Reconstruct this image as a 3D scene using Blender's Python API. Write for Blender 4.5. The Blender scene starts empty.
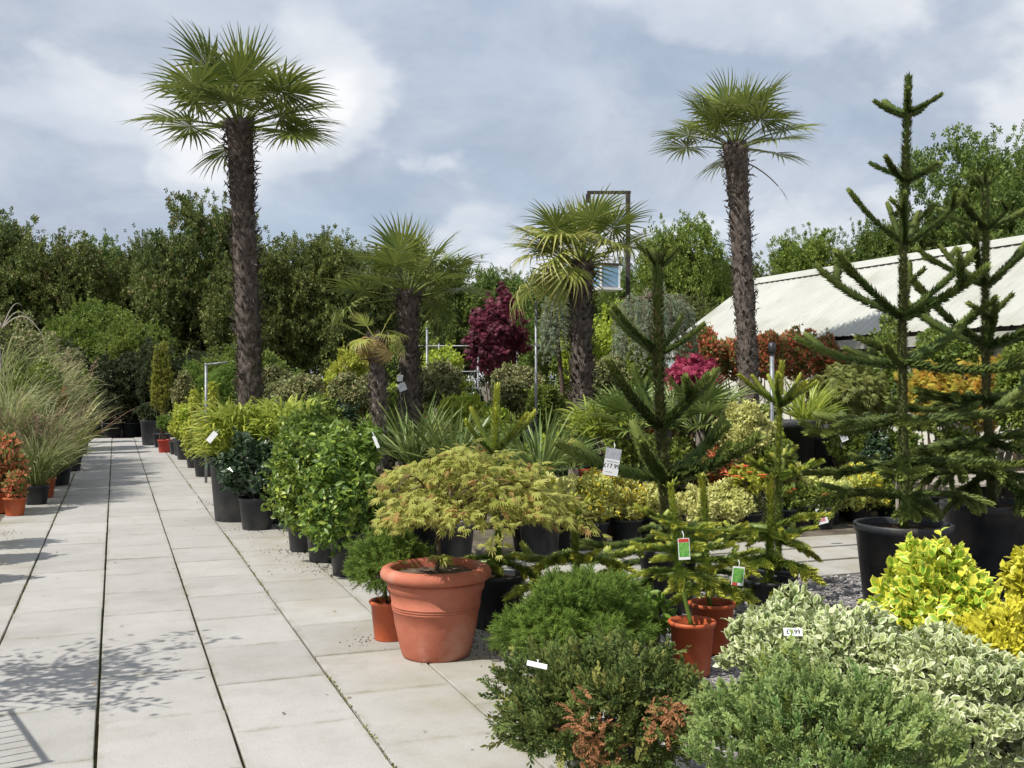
import bpy, math, random
import numpy as np
from mathutils import Vector, Matrix, Euler

# ------------------------------------------------------------------ camera, sky, sun
scene = bpy.context.scene
COL = scene.collection
FPX, HOR, CAMH = 1050.0, 382.0, 1.65
YAW = math.radians(20.71)
CY, SY = math.cos(YAW), math.sin(YAW)
cam_d = bpy.data.cameras.new("camera")
cam_d.sensor_width = 36.0
cam_d.lens = 36.0 * FPX / 1024.0
cam_d.shift_y = -2.0 / 1024.0
cam_d.clip_start = 0.05
cam_d.clip_end = 3000.0
cam = bpy.data.objects.new("camera", cam_d)
cam.location = (0, 0, CAMH)
cam.rotation_euler = (math.radians(90), 0, -YAW)
COL.objects.link(cam)
scene.camera = cam

SUN_EL = math.radians(52)
SUN_DIR = Vector((-0.969 * math.cos(SUN_EL), -0.243 * math.cos(SUN_EL), math.sin(SUN_EL))).normalized()
SUN_ROT = math.atan2(SUN_DIR.x, SUN_DIR.y)

world = bpy.data.worlds.new("World")
scene.world = world
world.use_nodes = True
wn, wl = world.node_tree.nodes, world.node_tree.links
wn.clear()


def wnode(t, **kw):
    n = wn.new(t)
    for k, v in kw.items():
        setattr(n, k, v)
    return n


def wmath(op, a, b=None):
    n = wnode("ShaderNodeMath", operation=op)
    for i, v in enumerate((a, b)):
        if v is None:
            continue
        if isinstance(v, (int, float)):
            n.inputs[i].default_value = v
        else:
            wl.new(v, n.inputs[i])
    return n.outputs[0]


w_out = wnode("ShaderNodeOutputWorld")
w_bg = wnode("ShaderNodeBackground")
w_bg.inputs["Strength"].default_value = 0.125
sky = wnode("ShaderNodeTexSky", sky_type="NISHITA", sun_disc=False)
sky.sun_elevation = SUN_EL
sky.sun_rotation = SUN_ROT
sky.altitude = 60
sky.air_density = 1.0
sky.dust_density = 2.0
sky.ozone_density = 1.5
w_tc = wnode("ShaderNodeTexCoord")
w_sep = wnode("ShaderNodeSeparateXYZ")
wl.new(w_tc.outputs["Generated"], w_sep.inputs[0])
zc = wmath("ADD", wmath("MAXIMUM", w_sep.outputs[2], 0.0), 0.42)
w_cmb = wnode("ShaderNodeCombineXYZ")
wl.new(wmath("DIVIDE", w_sep.outputs[0], zc), w_cmb.inputs[0])
wl.new(wmath("DIVIDE", w_sep.outputs[1], zc), w_cmb.inputs[1])


SKX = 5.5


def wnoise(scale, detail, rough, off, dist=0.0):
    m = wnode("ShaderNodeMapping")
    m.inputs["Location"].default_value = off
    wl.new(w_cmb.outputs[0], m.inputs["Vector"])
    n = wnode("ShaderNodeTexNoise")
    n.inputs["Scale"].default_value = scale
    n.inputs["Detail"].default_value = detail
    n.inputs["Roughness"].default_value = rough
    n.inputs["Distortion"].default_value = dist
    wl.new(m.outputs[0], n.inputs["Vector"])
    return n.outputs["Fac"]


def wramp(fac, stops):
    r = wnode("ShaderNodeValToRGB")
    r.color_ramp.interpolation = "EASE"
    e = r.color_ramp.elements
    while len(e) < len(stops):
        e.new(0.5)
    for i, (p, c) in enumerate(stops):
        e[i].position = p
        e[i].color = c if len(c) == 4 else (*c, 1)
    wl.new(fac, r.inputs[0])
    return r.outputs[0]


def wmix(fac, a, b):
    m = wnode("ShaderNodeMixRGB")
    for i, v in enumerate((fac, a, b)):
        if isinstance(v, (int, float)):
            m.inputs[i].default_value = v
        elif isinstance(v, tuple):
            m.inputs[i].default_value = (*v, 1)
        else:
            wl.new(v, m.inputs[i])
    return m.outputs[0]


n_big = wnoise(1.1, 6.0, 0.52, (SKX + 3.1, 1.7, 0.4), 0.2)
n_puff = wnoise(2.3, 10.0, 0.50, (SKX - 4.2, 6.4, 2.0), 0.05)
n_wisp = wnoise(3.0, 8.0, 0.6, (SKX + 1.2, 3.4, 7.0), 0.4)
veil = wramp(n_big, [(0.36, (0.62,) * 3), (0.58, (1.0,) * 3)])
greys = wramp(n_wisp, [(0.32, (2.55, 3.0, 3.7)), (0.68, (3.8, 4.15, 4.7))])
base = wmix(veil, sky.outputs[0], greys)
puff = wramp(n_puff, [(0.48, (0, 0, 0)), (0.55, (0.6,) * 3), (0.62, (1.0,) * 3)])
tops = wramp(wnoise(2.8, 6.0, 0.55, (SKX + 9.0, -3.0, 1.0), 0.2), [(0.36, (4.3, 4.6, 5.1)), (0.62, (6.0, 6.05, 6.15))])
final = wmix(puff, base, tops)
wl.new(final, w_bg.inputs["Color"])
wl.new(w_bg.outputs[0], w_out.inputs[0])

sun_d = bpy.data.lights.new("sun", "SUN")
sun_d.energy = 4.2
sun_d.angle = math.radians(0.6)
sun_d.color = (1.0, 0.955, 0.88)
sun = bpy.data.objects.new("sun", sun_d)
sun.rotation_euler = (-SUN_DIR).to_track_quat("-Z", "Y").to_euler()
sun.location = (-20, 5, 30)
COL.objects.link(sun)
vs = scene.view_settings
vs.view_transform = "Standard"
vs.look = "None"
vs.exposure = 0.40
vs.gamma = 1.0
vs.use_curve_mapping = False
scene.cycles.max_bounces = 5
scene.cycles.transmission_bounces = 4
scene.cycles.transparent_max_bounces = 4


# ------------------------------------------------------------------ helpers
def W(px, Z):
    X = (px - 512.0) / FPX * Z
    return (X * CY + Z * SY, -X * SY + Z * CY)


def H(py, Z):
    return CAMH - (py - HOR) * Z / FPX


def M(Z):  # metres per pixel at a depth
    return Z / FPX


class Geo:
    def __init__(self):
        self.v, self.f, self.c, self.n = [], [], [], 0

    def add(self, v, f, c=None):
        v = np.asarray(v, float).reshape(-1, 3)
        f = np.asarray(f, np.int64).reshape(-1, 3)
        if c is None:
            c = np.zeros((len(v), 4))
            c[:, 0] = 0.5
        self.v.append(v)
        self.f.append(f + self.n)
        self.c.append(np.asarray(c, float).reshape(-1, 4))
        self.n += len(v)

    def merge(self, g, mat=None):
        for v, f, c in zip(*g.arrays(True)):
            if mat is not None:
                m = np.array(mat)
                v = v @ m[:3, :3].T + m[:3, 3]
            self.add(v, f, c)

    def arrays(self, aslist=False):
        v, f, c = np.concatenate(self.v), np.concatenate(self.f), np.concatenate(self.c)
        return ([v], [f], [c]) if aslist else (v, f, c)

    def mesh(self, name, mat, smooth=True):
        v, f, c = self.arrays()
        me = bpy.data.meshes.new(name)
        me.vertices.add(len(v))
        me.vertices.foreach_set("co", v.astype(np.float32).ravel())
        me.loops.add(len(f) * 3)
        me.loops.foreach_set("vertex_index", f.astype(np.int32).ravel())
        me.polygons.add(len(f))
        me.polygons.foreach_set("loop_start", np.arange(0, len(f) * 3, 3, dtype=np.int32))
        me.polygons.foreach_set("use_smooth", np.full(len(f), bool(smooth)))
        a = me.attributes.new("lv", "FLOAT_COLOR", "POINT")
        a.data.foreach_set("color", c.astype(np.float32).ravel())
        me.update(calc_edges=True)
        me.materials.append(mat)
        return me


def link(name, data, parent=None, loc=(0, 0, 0), rot=(0, 0, 0)):
    o = bpy.data.objects.new(name, data)
    COL.objects.link(o)
    o.location = loc
    o.rotation_euler = rot
    if parent is not None:
        o.parent = parent
    return o


def part(name, g, mat, parent, smooth=True, stuff=False, loc=(0, 0, 0)):
    o = link(name, g.mesh(name, mat, smooth), parent, loc)
    if stuff:
        o["kind"] = "stuff"
    return o


def thing(name, label, cat, loc, rz=0.0, group=None):
    o = link(name, None, None, loc, (0, 0, rz))
    o.empty_display_size = 0.2
    tag(o, label, cat, group)
    return o


def tag(o, label, cat, group=None):
    o["label"] = label
    o["category"] = cat
    if group:
        o["group"] = group
    return o


def structure(o):
    o["kind"] = "structure"
    return o


def nrm(a):
    return a / np.maximum(np.linalg.norm(a, axis=-1, keepdims=True), 1e-9)


def tube(g, pts, rad, seg=6, rnd=0.5, cap=True):
    pts = np.asarray(pts, float)
    k = len(pts)
    rad = np.broadcast_to(np.asarray(rad, float), (k,))
    t = nrm(np.gradient(pts, axis=0))
    ref = np.array([0.0, 0, 1]) if abs(t[:, 2]).mean() < 0.8 else np.array([1.0, 0, 0])
    a = nrm(np.cross(t, ref))
    b = np.cross(t, a)
    th = np.linspace(0, 2 * math.pi, seg, endpoint=False)
    ring = pts[:, None, :] + rad[:, None, None] * (np.cos(th)[None, :, None] * a[:, None, :] + np.sin(th)[None, :, None] * b[:, None, :])
    v = ring.reshape(-1, 3)
    i = np.arange(k - 1)[:, None] * seg
    j = np.arange(seg)[None, :]
    j2 = (j + 1) % seg
    q = np.stack([i + j, i + j2, i + seg + j2, i + seg + j], -1).reshape(-1, 4)
    f = np.concatenate([q[:, [0, 1, 2]], q[:, [0, 2, 3]]])
    if cap:
        v = np.concatenate([v, pts[:1], pts[-1:]])
        c0, c1 = k * seg, k * seg + 1
        jj, jj2 = np.arange(seg), (np.arange(seg) + 1) % seg
        f = np.concatenate([f, np.stack([jj2, jj, np.full(seg, c0)], -1),
                            np.stack([(k - 1) * seg + jj, (k - 1) * seg + jj2, np.full(seg, c1)], -1)])
    c = np.zeros((len(v), 4))
    c[:, 0] = rnd
    c[:, 2] = np.concatenate([np.repeat(np.linspace(0, 1, k), seg), [0, 1]]) if cap else np.repeat(np.linspace(0, 1, k), seg)
    g.add(v, f, c)


def lathe(g, prof, seg=28):
    prof = np.asarray(prof, float)
    k = len(prof)
    th = np.linspace(0, 2 * math.pi, seg, endpoint=False)
    v = np.stack([prof[:, None, 0] * np.cos(th), prof[:, None, 0] * np.sin(th), np.repeat(prof[:, None, 1], seg, 1)], -1).reshape(-1, 3)
    i = np.arange(k - 1)[:, None] * seg
    j = np.arange(seg)[None, :]
    j2 = (j + 1) % seg
    q = np.stack([i + j, i + j2, i + seg + j2, i + seg + j], -1).reshape(-1, 4)
    g.add(v, np.concatenate([q[:, [0, 1, 2]], q[:, [0, 2, 3]]]))


BOXF = np.array([[0, 2, 1], [0, 3, 2], [4, 5, 6], [4, 6, 7], [0, 1, 5], [0, 5, 4], [1, 2, 6], [1, 6, 5], [2, 3, 7], [2, 7, 6], [3, 0, 4], [3, 4, 7]])


def box(g, x0, x1, y0, y1, z0, z1):
    g.add([(x0, y0, z0), (x1, y0, z0), (x1, y1, z0), (x0, y1, z0), (x0, y0, z1), (x1, y0, z1), (x1, y1, z1), (x0, y1, z1)], BOXF)


def bevel_box(g, sx, sy, z0, z1, b):
    x, y = sx / 2, sy / 2
    r = [(-x, -y), (x, -y), (x, y), (-x, y)]
    r2 = [(-x + b, -y + b), (x - b, -y + b), (x - b, y - b), (-x + b, y - b)]
    v = [(*p, z0) for p in r] + [(*p, z1 - b) for p in r] + [(*p, z1) for p in r2]
    f = [[8, 9, 10], [8, 10, 11]]
    for a in (0, 4):
        for j in range(4):
            k = (j + 1) % 4
            f += [[a + j, a + k, a + 4 + k], [a + j, a + 4 + k, a + 4 + j]]
    g.add(v, f)


# leaf templates: verts (across, along, up), tris, edge factor, along factor
def T(v, f, e):
    v = np.array(v, float)
    return (v, np.array(f, int), np.array(e, float), np.clip(v[:, 1], 0, 1))


DIAMOND = T([(0, 0, 0), (0.5, 0.5, 0.08), (0, 1, -0.05), (-0.5, 0.5, 0.08)], [[0, 1, 2], [0, 2, 3]], [0, 1, 0.5, 1])
OVAL = T([(0, 0, 0), (0.42, 0.28, 0.09), (0.46, 0.65, 0.08), (0, 1, -0.08), (-0.46, 0.65, 0.08), (-0.42, 0.28, 0.09), (0, 0.5, 0.0)],
         [[0, 1, 6], [1, 2, 6], [2, 3, 6], [3, 4, 6], [4, 5, 6], [5, 0, 6]], [0.6, 1, 1, 1, 1, 1, 0])


def t_merge(ts):
    vs_, fs, es, al, n = [], [], [], [], 0
    for (v, f, e, a) in ts:
        vs_.append(v); fs.append(f + n); es.append(e); al.append(a); n += len(v)
    return (np.concatenate(vs_), np.concatenate(fs), np.concatenate(es), np.concatenate(al))


def t_place(t, p, d, n, L, Wd):
    v, f, e, a = t
    d = nrm(np.array(d, float)); n = np.array(n, float)
    n = nrm(n - d * (n @ d)); s = np.cross(d, n)
    V = np.array(p) + v[:, :1] * s * Wd + v[:, 1:2] * d * L + v[:, 2:3] * n * L
    return (V, f, e, a)


_r = np.random.default_rng(5)
SPRIG = []
for _i in range(16):   # a conifer shoot with needles all round
    y = 0.06 + 0.62 * _i / 15
    a = _i * 2.4
    SPRIG.append(t_place(T([(0.5, 0, 0), (-0.5, 0, 0), (0, 1, 0)], [[0, 1, 2]], [0, 0, 1]), (0, y, 0),
                         (math.cos(a) * 0.75, 0.8, math.sin(a) * 0.75), (math.cos(a), -0.6, math.sin(a)), 0.36, 0.075))
SPRIG = t_merge(SPRIG)
JUNI = []
for _i in range(11):   # scaly forked juniper spray
    s = 1 if _i % 2 else -1
    y = 0.05 + 0.075 * _i
    a = _r.uniform(-0.9, 0.9)
    JUNI.append(t_place(DIAMOND, (0, y, 0), (s * (0.55 - 0.02 * _i) * math.cos(a), 0.75, math.sin(a) * 0.6), (0.2, -0.3, 1), 0.34 - 0.012 * _i, 0.12))
JUNI = t_merge(JUNI)
ACER = []
for _i, a in enumerate((-75, -48, -23, 0, 23, 48, 75)):   # finely cut maple leaf
    r = math.radians(a)
    L = 1.0 - abs(a) / 75 * 0.45
    ACER.append(t_place(DIAMOND, (0, 0, 0), (math.sin(r), math.cos(r), -0.18), (0, 0.1, 1), L, 0.17))
ACER = t_merge(ACER)
SPIKE = T([(0, 0, 0), (0.5, 0.16, 0.03), (0, 1, 0.02), (-0.5, 0.16, 0.03)], [[0, 1, 2], [0, 2, 3]], [0, 1, 0.5, 1])
CLUST = []
for _i in range(6):    # a twig end with several leaves
    a = _i * 2.3
    y = 0.12 * _i
    CLUST.append(t_place(DIAMOND, (0, y, 0), (math.cos(a) * 0.8, 0.6, math.sin(a) * 0.8), (math.cos(a + 1.2), 0.8, math.sin(a + 1.2)), 0.55, 0.28))
CLUST = t_merge(CLUST)
ROSETTE = []
for _i in range(7):    # a shoot tip of small oval leaves
    a = _i * 2.4
    y = 0.45 - 0.07 * _i
    ROSETTE.append(t_place(DIAMOND, (0, y, 0), (math.cos(a) * (0.35 + 0.1 * _i), 0.7, math.sin(a) * (0.35 + 0.1 * _i)), (-math.cos(a), 0.9, -math.sin(a)), 0.62, 0.36))
ROSETTE = t_merge(ROSETTE)
TEMPL = dict(diamond=DIAMOND, oval=OVAL, sprig=SPRIG, juni=JUNI, acer=ACER, clust=CLUST, rosette=ROSETTE)


def leaves(g, pos, d, n, L, Wd, t, rng, rnd=None):
    v, f, e, al = t
    N, k = len(pos), len(v)
    if N == 0:
        return
    d = nrm(d)
    n = nrm(n - d * np.sum(n * d, -1, keepdims=True))
    s = np.cross(d, n)
    L = np.broadcast_to(L, (N,))[:, None, None]
    Wd = np.broadcast_to(Wd, (N,))[:, None, None]
    V = pos[:, None, :] + v[None, :, :1] * s[:, None, :] * Wd + v[None, :, 1:2] * d[:, None, :] * L + v[None, :, 2:3] * n[:, None, :] * L
    F = f[None] + (np.arange(N) * k)[:, None, None]
    c = np.zeros((N, k, 4))
    c[:, :, 0] = (rng.random(N) if rnd is None else rnd)[:, None]
    c[:, :, 1] = e[None]
    c[:, :, 2] = al[None]
    c[:, :, 3] = rng.random(N)[:, None]
    g.add(V.reshape(-1, 3), F.reshape(-1, 3), c.reshape(-1, 4))


def vnoise(p, scale, seed):
    """cheap smooth noise: a sum of random sines"""
    r = np.random.default_rng(seed)
    out = np.zeros(len(p))
    for o, amp in ((1, 1), (2.1, 0.6), (4.3, 0.35)):
        for _ in range(3):
            k = nrm(r.normal(size=3)) * scale * o
            out += amp * np.sin(p @ k + r.uniform(0, 6.28))
    return out / 3.4


def bush_points(n, rx, ry, rz, rng, lobes=9, lobe=0.5, bumps=0.12, shell=0.28, flat=-0.75, gaps=0.0, seed=0):
    """points near the surface of a lobed crown; returns positions and outward directions"""
    cen = nrm(rng.normal(size=(lobes, 3)))
    cen[:, 2] = np.abs(cen[:, 2]) * 1.1 - 0.25
    cen = cen * (1 - lobe) * rng.uniform(0.75, 1.1, (lobes, 1))
    rad = np.full(lobes, lobe) * rng.uniform(0.75, 1.15, lobes)
    ns = lobes * 2
    sm = nrm(rng.normal(size=(ns, 3)))
    sm[:, 2] = np.where(sm[:, 2] < -0.3, -sm[:, 2], sm[:, 2])
    sr = rng.uniform(0.14, 0.30, ns)
    cen = np.concatenate([cen, sm * (rng.uniform(0.88, 1.06, ns) - sr * 0.6)[:, None], [[0, 0, 0]]])
    rad = np.concatenate([rad, sr, [0.70]])
    P, O = [], []
    need, got = n, 0
    for _ in range(12):
        m = int((need - got) * 2.2) + 200
        w = rad ** 2
        i = rng.choice(len(rad), m, p=w / w.sum())
        d = nrm(rng.normal(size=(m, 3)))
        rr = 1 - shell * rng.random(m) ** 1.6 + 0.10 * np.abs(rng.normal(size=m)) * (rng.random(m) < 0.35)
        p = cen[i] + d * (rad[i] * rr)[:, None]
        inside = np.zeros(m, bool)
        for j in range(len(rad)):
            inside |= (np.linalg.norm(p - cen[j], axis=1) < rad[j] * (1 - shell) * 0.97) & (i != j)
        keep = (~inside | (rng.random(m) < 0.10)) & (p[:, 2] > flat)
        if gaps > 0:
            keep &= vnoise(p, 6.0, seed + 7) > (-1.2 + gaps * 1.2) + rng.normal(size=m) * 0.12
        p, d = p[keep] / 1.10, d[keep]
        p = p * (1 + bumps * vnoise(p, 4.0, seed + 3))[:, None]
        P.append(p); O.append(d); got += len(p)
        if got >= need:
            break
    p, d = np.concatenate(P)[:n], np.concatenate(O)[:n]
    S = np.array([rx, ry, rz])
    return p * S, nrm(nrm(p) * 0.6 + d * 0.4)


# ------------------------------------------------------------------ materials
def new_mat(name):
    m = bpy.data.materials.new(name)
    m.use_nodes = True
    n = m.node_tree.nodes
    n.clear()
    return m, n, m.node_tree.links


def leaf_mat(name, c1, c2, edge=None, tip=None, rough=0.5, spec=0.35, trans=0.3, edge_at=0.6, odd=None, odd_share=0.0, tcol=None):
    if trans > 0:
        lift = lambda c: None if c is None else tuple(v ** 0.85 * k for v, k in zip(c, (1.25, 1.16, 0.88) if c[1] > c[0] * 1.12 else (1.08, 1.1, 0.98)))
        c1, c2, edge, tip, odd = lift(c1), lift(c2), lift(edge), lift(tip), lift(odd)
    m, n, l = new_mat(name)
    out = n.new("ShaderNodeOutputMaterial")
    p = n.new("ShaderNodeBsdfPrincipled")
    p.inputs["Roughness"].default_value = rough
    p.inputs["Specular IOR Level"].default_value = spec
    at = n.new("ShaderNodeAttribute"); at.attribute_name = "lv"
    sp = n.new("ShaderNodeSeparateColor")
    l.new(at.outputs["Color"], sp.inputs[0])

    def mix(fac, a, b):
        x = n.new("ShaderNodeMixRGB")
        for i, v in enumerate((fac, a, b)):
            if isinstance(v, float):
                x.inputs[i].default_value = v
            elif isinstance(v, tuple):
                x.inputs[i].default_value = (*v, 1)
            else:
                l.new(v, x.inputs[i])
        return x.outputs[0]

    def rng(v, a, b, c=0.0, d=1.0):
        r = n.new("ShaderNodeMapRange")
        l.new(v, r.inputs[0])
        for i, q in enumerate((a, b, c, d)):
            r.inputs[i + 1].default_value = q
        return r.outputs[0]

    col = mix(sp.outputs[0], c1, c2)
    if tip is not None:
        col = mix(rng(sp.outputs[2], 0.45, 1.0), col, tip)
    if edge is not None:
        col = mix(rng(sp.outputs[1], edge_at - 0.12, edge_at + 0.12), col, edge)
    if odd is not None:
        col = mix(rng(at.outputs["Alpha"], 1 - odd_share - 0.01, 1 - odd_share), col, odd)
    oi = n.new("ShaderNodeObjectInfo")
    hs = n.new("ShaderNodeHueSaturation")
    l.new(rng(oi.outputs["Random"], 0, 1, 0.494, 0.506), hs.inputs["Hue"])
    l.new(rng(oi.outputs["Random"], 0, 1, 0.92, 1.10), hs.inputs["Value"])
    l.new(col, hs.inputs["Color"])
    col = hs.outputs[0]
    l.new(col, p.inputs["Base Color"])
    t = n.new("ShaderNodeBsdfTranslucent")
    g = n.new("ShaderNodeGamma"); g.inputs[1].default_value = 0.85
    l.new(col, g.inputs[0]); l.new(g.outputs[0], t.inputs[0])
    ms = n.new("ShaderNodeMixShader"); ms.inputs[0].default_value = trans
    l.new(p.outputs[0], ms.inputs[1]); l.new(t.outputs[0], ms.inputs[2])
    l.new(ms.outputs[0], out.inputs[0])
    return m


def surf_mat(name, c1, c2, scale=8.0, rough=0.7, spec=0.3, bump=0.0, bscale=60.0, c3=None, s3=1.5, lo=0.35, hi=0.65, metal=0.0, objrand=0.0, world=False):
    m, n, l = new_mat(name)
    out = n.new("ShaderNodeOutputMaterial")
    p = n.new("ShaderNodeBsdfPrincipled")
    p.inputs["Roughness"].default_value = rough
    p.inputs["Specular IOR Level"].default_value = spec
    p.inputs["Metallic"].default_value = metal
    if world:
        vec = n.new("ShaderNodeNewGeometry").outputs["Position"]
    else:
        vec = n.new("ShaderNodeTexCoord").outputs["Object"]

    def noise(s, d=6):
        t = n.new("ShaderNodeTexNoise")
        t.inputs["Scale"].default_value = s; t.inputs["Detail"].default_value = d
        t.inputs["Roughness"].default_value = 0.6
        l.new(vec, t.inputs["Vector"])
        return t.outputs["Fac"]

    def ramp(f, a, b):
        r = n.new("ShaderNodeMapRange"); l.new(f, r.inputs[0])
        r.inputs[1].default_value = a; r.inputs[2].default_value = b
        return r.outputs[0]

    def mix(f, a, b):
        x = n.new("ShaderNodeMixRGB")
        for i, v in enumerate((f, a, b)):
            if isinstance(v, tuple):
                x.inputs[i].default_value = (*v, 1)
            else:
                l.new(v, x.inputs[i])
        return x.outputs[0]
    col = mix(ramp(noise(scale), lo, hi), c1, c2)
    if c3 is not None:
        col = mix(ramp(noise(s3, 8), 0.52, 0.72), col, c3)
    if objrand:
        oi = n.new("ShaderNodeObjectInfo")
        hs = n.new("ShaderNodeHueSaturation")
        r = n.new("ShaderNodeMapRange"); l.new(oi.outputs["Random"], r.inputs[0])
        r.inputs[3].default_value = 1 - objrand; r.inputs[4].default_value = 1 + objrand
        l.new(r.outputs[0], hs.inputs["Value"]); l.new(col, hs.inputs["Color"])
        col = hs.outputs[0]
    l.new(col, p.inputs["Base Color"])
    if bump:
        b = n.new("ShaderNodeBump"); b.inputs["Strength"].default_value = bump; b.inputs["Distance"].default_value = 0.02
        l.new(noise(bscale, 4), b.inputs["Height"]); l.new(b.outputs[0], p.inputs["Normal"])
    l.new(p.outputs[0], out.inputs[0])
    return m


def lv_mat(name, c1, c2, rough=0.9, spec=0.15):
    """bark and fibre coloured by the per piece random value"""
    return leaf_mat(name, c1, c2, rough=rough, spec=spec, trans=0.0)


MB = dict(
    black=surf_mat("black_plastic", (0.016, 0.018, 0.022), (0.034, 0.037, 0.043), 6, 0.42, 0.4, 0.05, 30, (0.07, 0.065, 0.055), 3.0),
    grey=surf_mat("dark_grey_plastic", (0.03, 0.033, 0.038), (0.05, 0.053, 0.06), 5, 0.5, 0.4, 0.04, 30, (0.09, 0.085, 0.075), 3.0),
    terra=surf_mat("terracotta_plastic", (0.38, 0.118, 0.07), (0.46, 0.158, 0.10), 5, 0.72, 0.2, 0.12, 40, (0.45, 0.25, 0.19), 2.4),
    orange=surf_mat("orange_plastic", (0.42, 0.085, 0.03), (0.52, 0.12, 0.045), 6, 0.45, 0.35, 0.05, 30, (0.3, 0.09, 0.05), 5.0),
    red=surf_mat("red_plastic", (0.35, 0.03, 0.02), (0.42, 0.05, 0.03), 6, 0.45, 0.35),
    soil=surf_mat("potting_compost", (0.015, 0.010, 0.007), (0.06, 0.04, 0.025), 40, 0.95, 0.1, 0.9, 60),
    stem=surf_mat("bark", (0.06, 0.042, 0.03), (0.15, 0.11, 0.08), 25, 0.85, 0.2, 0.4, 60),
    bark_dark=surf_mat("dark_bark", (0.025, 0.02, 0.016), (0.07, 0.055, 0.04), 12, 0.9, 0.1, 0.5, 20),
    white=surf_mat("white_plastic", (0.75, 0.76, 0.78), (0.82, 0.82, 0.82), 10, 0.4, 0.4),
    galv=surf_mat("galvanised_steel", (0.16, 0.17, 0.18), (0.27, 0.285, 0.30), 15, 0.45, 0.5, metal=0.3),
    timber=surf_mat("weathered_timber", (0.22, 0.19, 0.16), (0.38, 0.34, 0.29), 14, 0.85, 0.15, 0.3, 40),
    dark_timber=surf_mat("dark_stained_timber", (0.028, 0.024, 0.022), (0.065, 0.056, 0.05), 14, 0.8, 0.2, 0.3, 40),
    ink=surf_mat("black_ink", (0.01, 0.01, 0.012), (0.015, 0.015, 0.018), 5, 0.6, 0.2),
    ink_red=surf_mat("red_ink", (0.5, 0.05, 0.03), (0.55, 0.07, 0.05), 5, 0.5, 0.3),
    ink_green=surf_mat("green_print", (0.06, 0.28, 0.04), (0.25, 0.5, 0.12), 60, 0.4, 0.4),
    ink_grey=surf_mat("grey_print", (0.32, 0.34, 0.38), (0.45, 0.46, 0.5), 30, 0.5, 0.3),
    pink=surf_mat("pink_print", (0.55, 0.12, 0.2), (0.7, 0.45, 0.5), 60, 0.5, 0.3),
)
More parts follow.
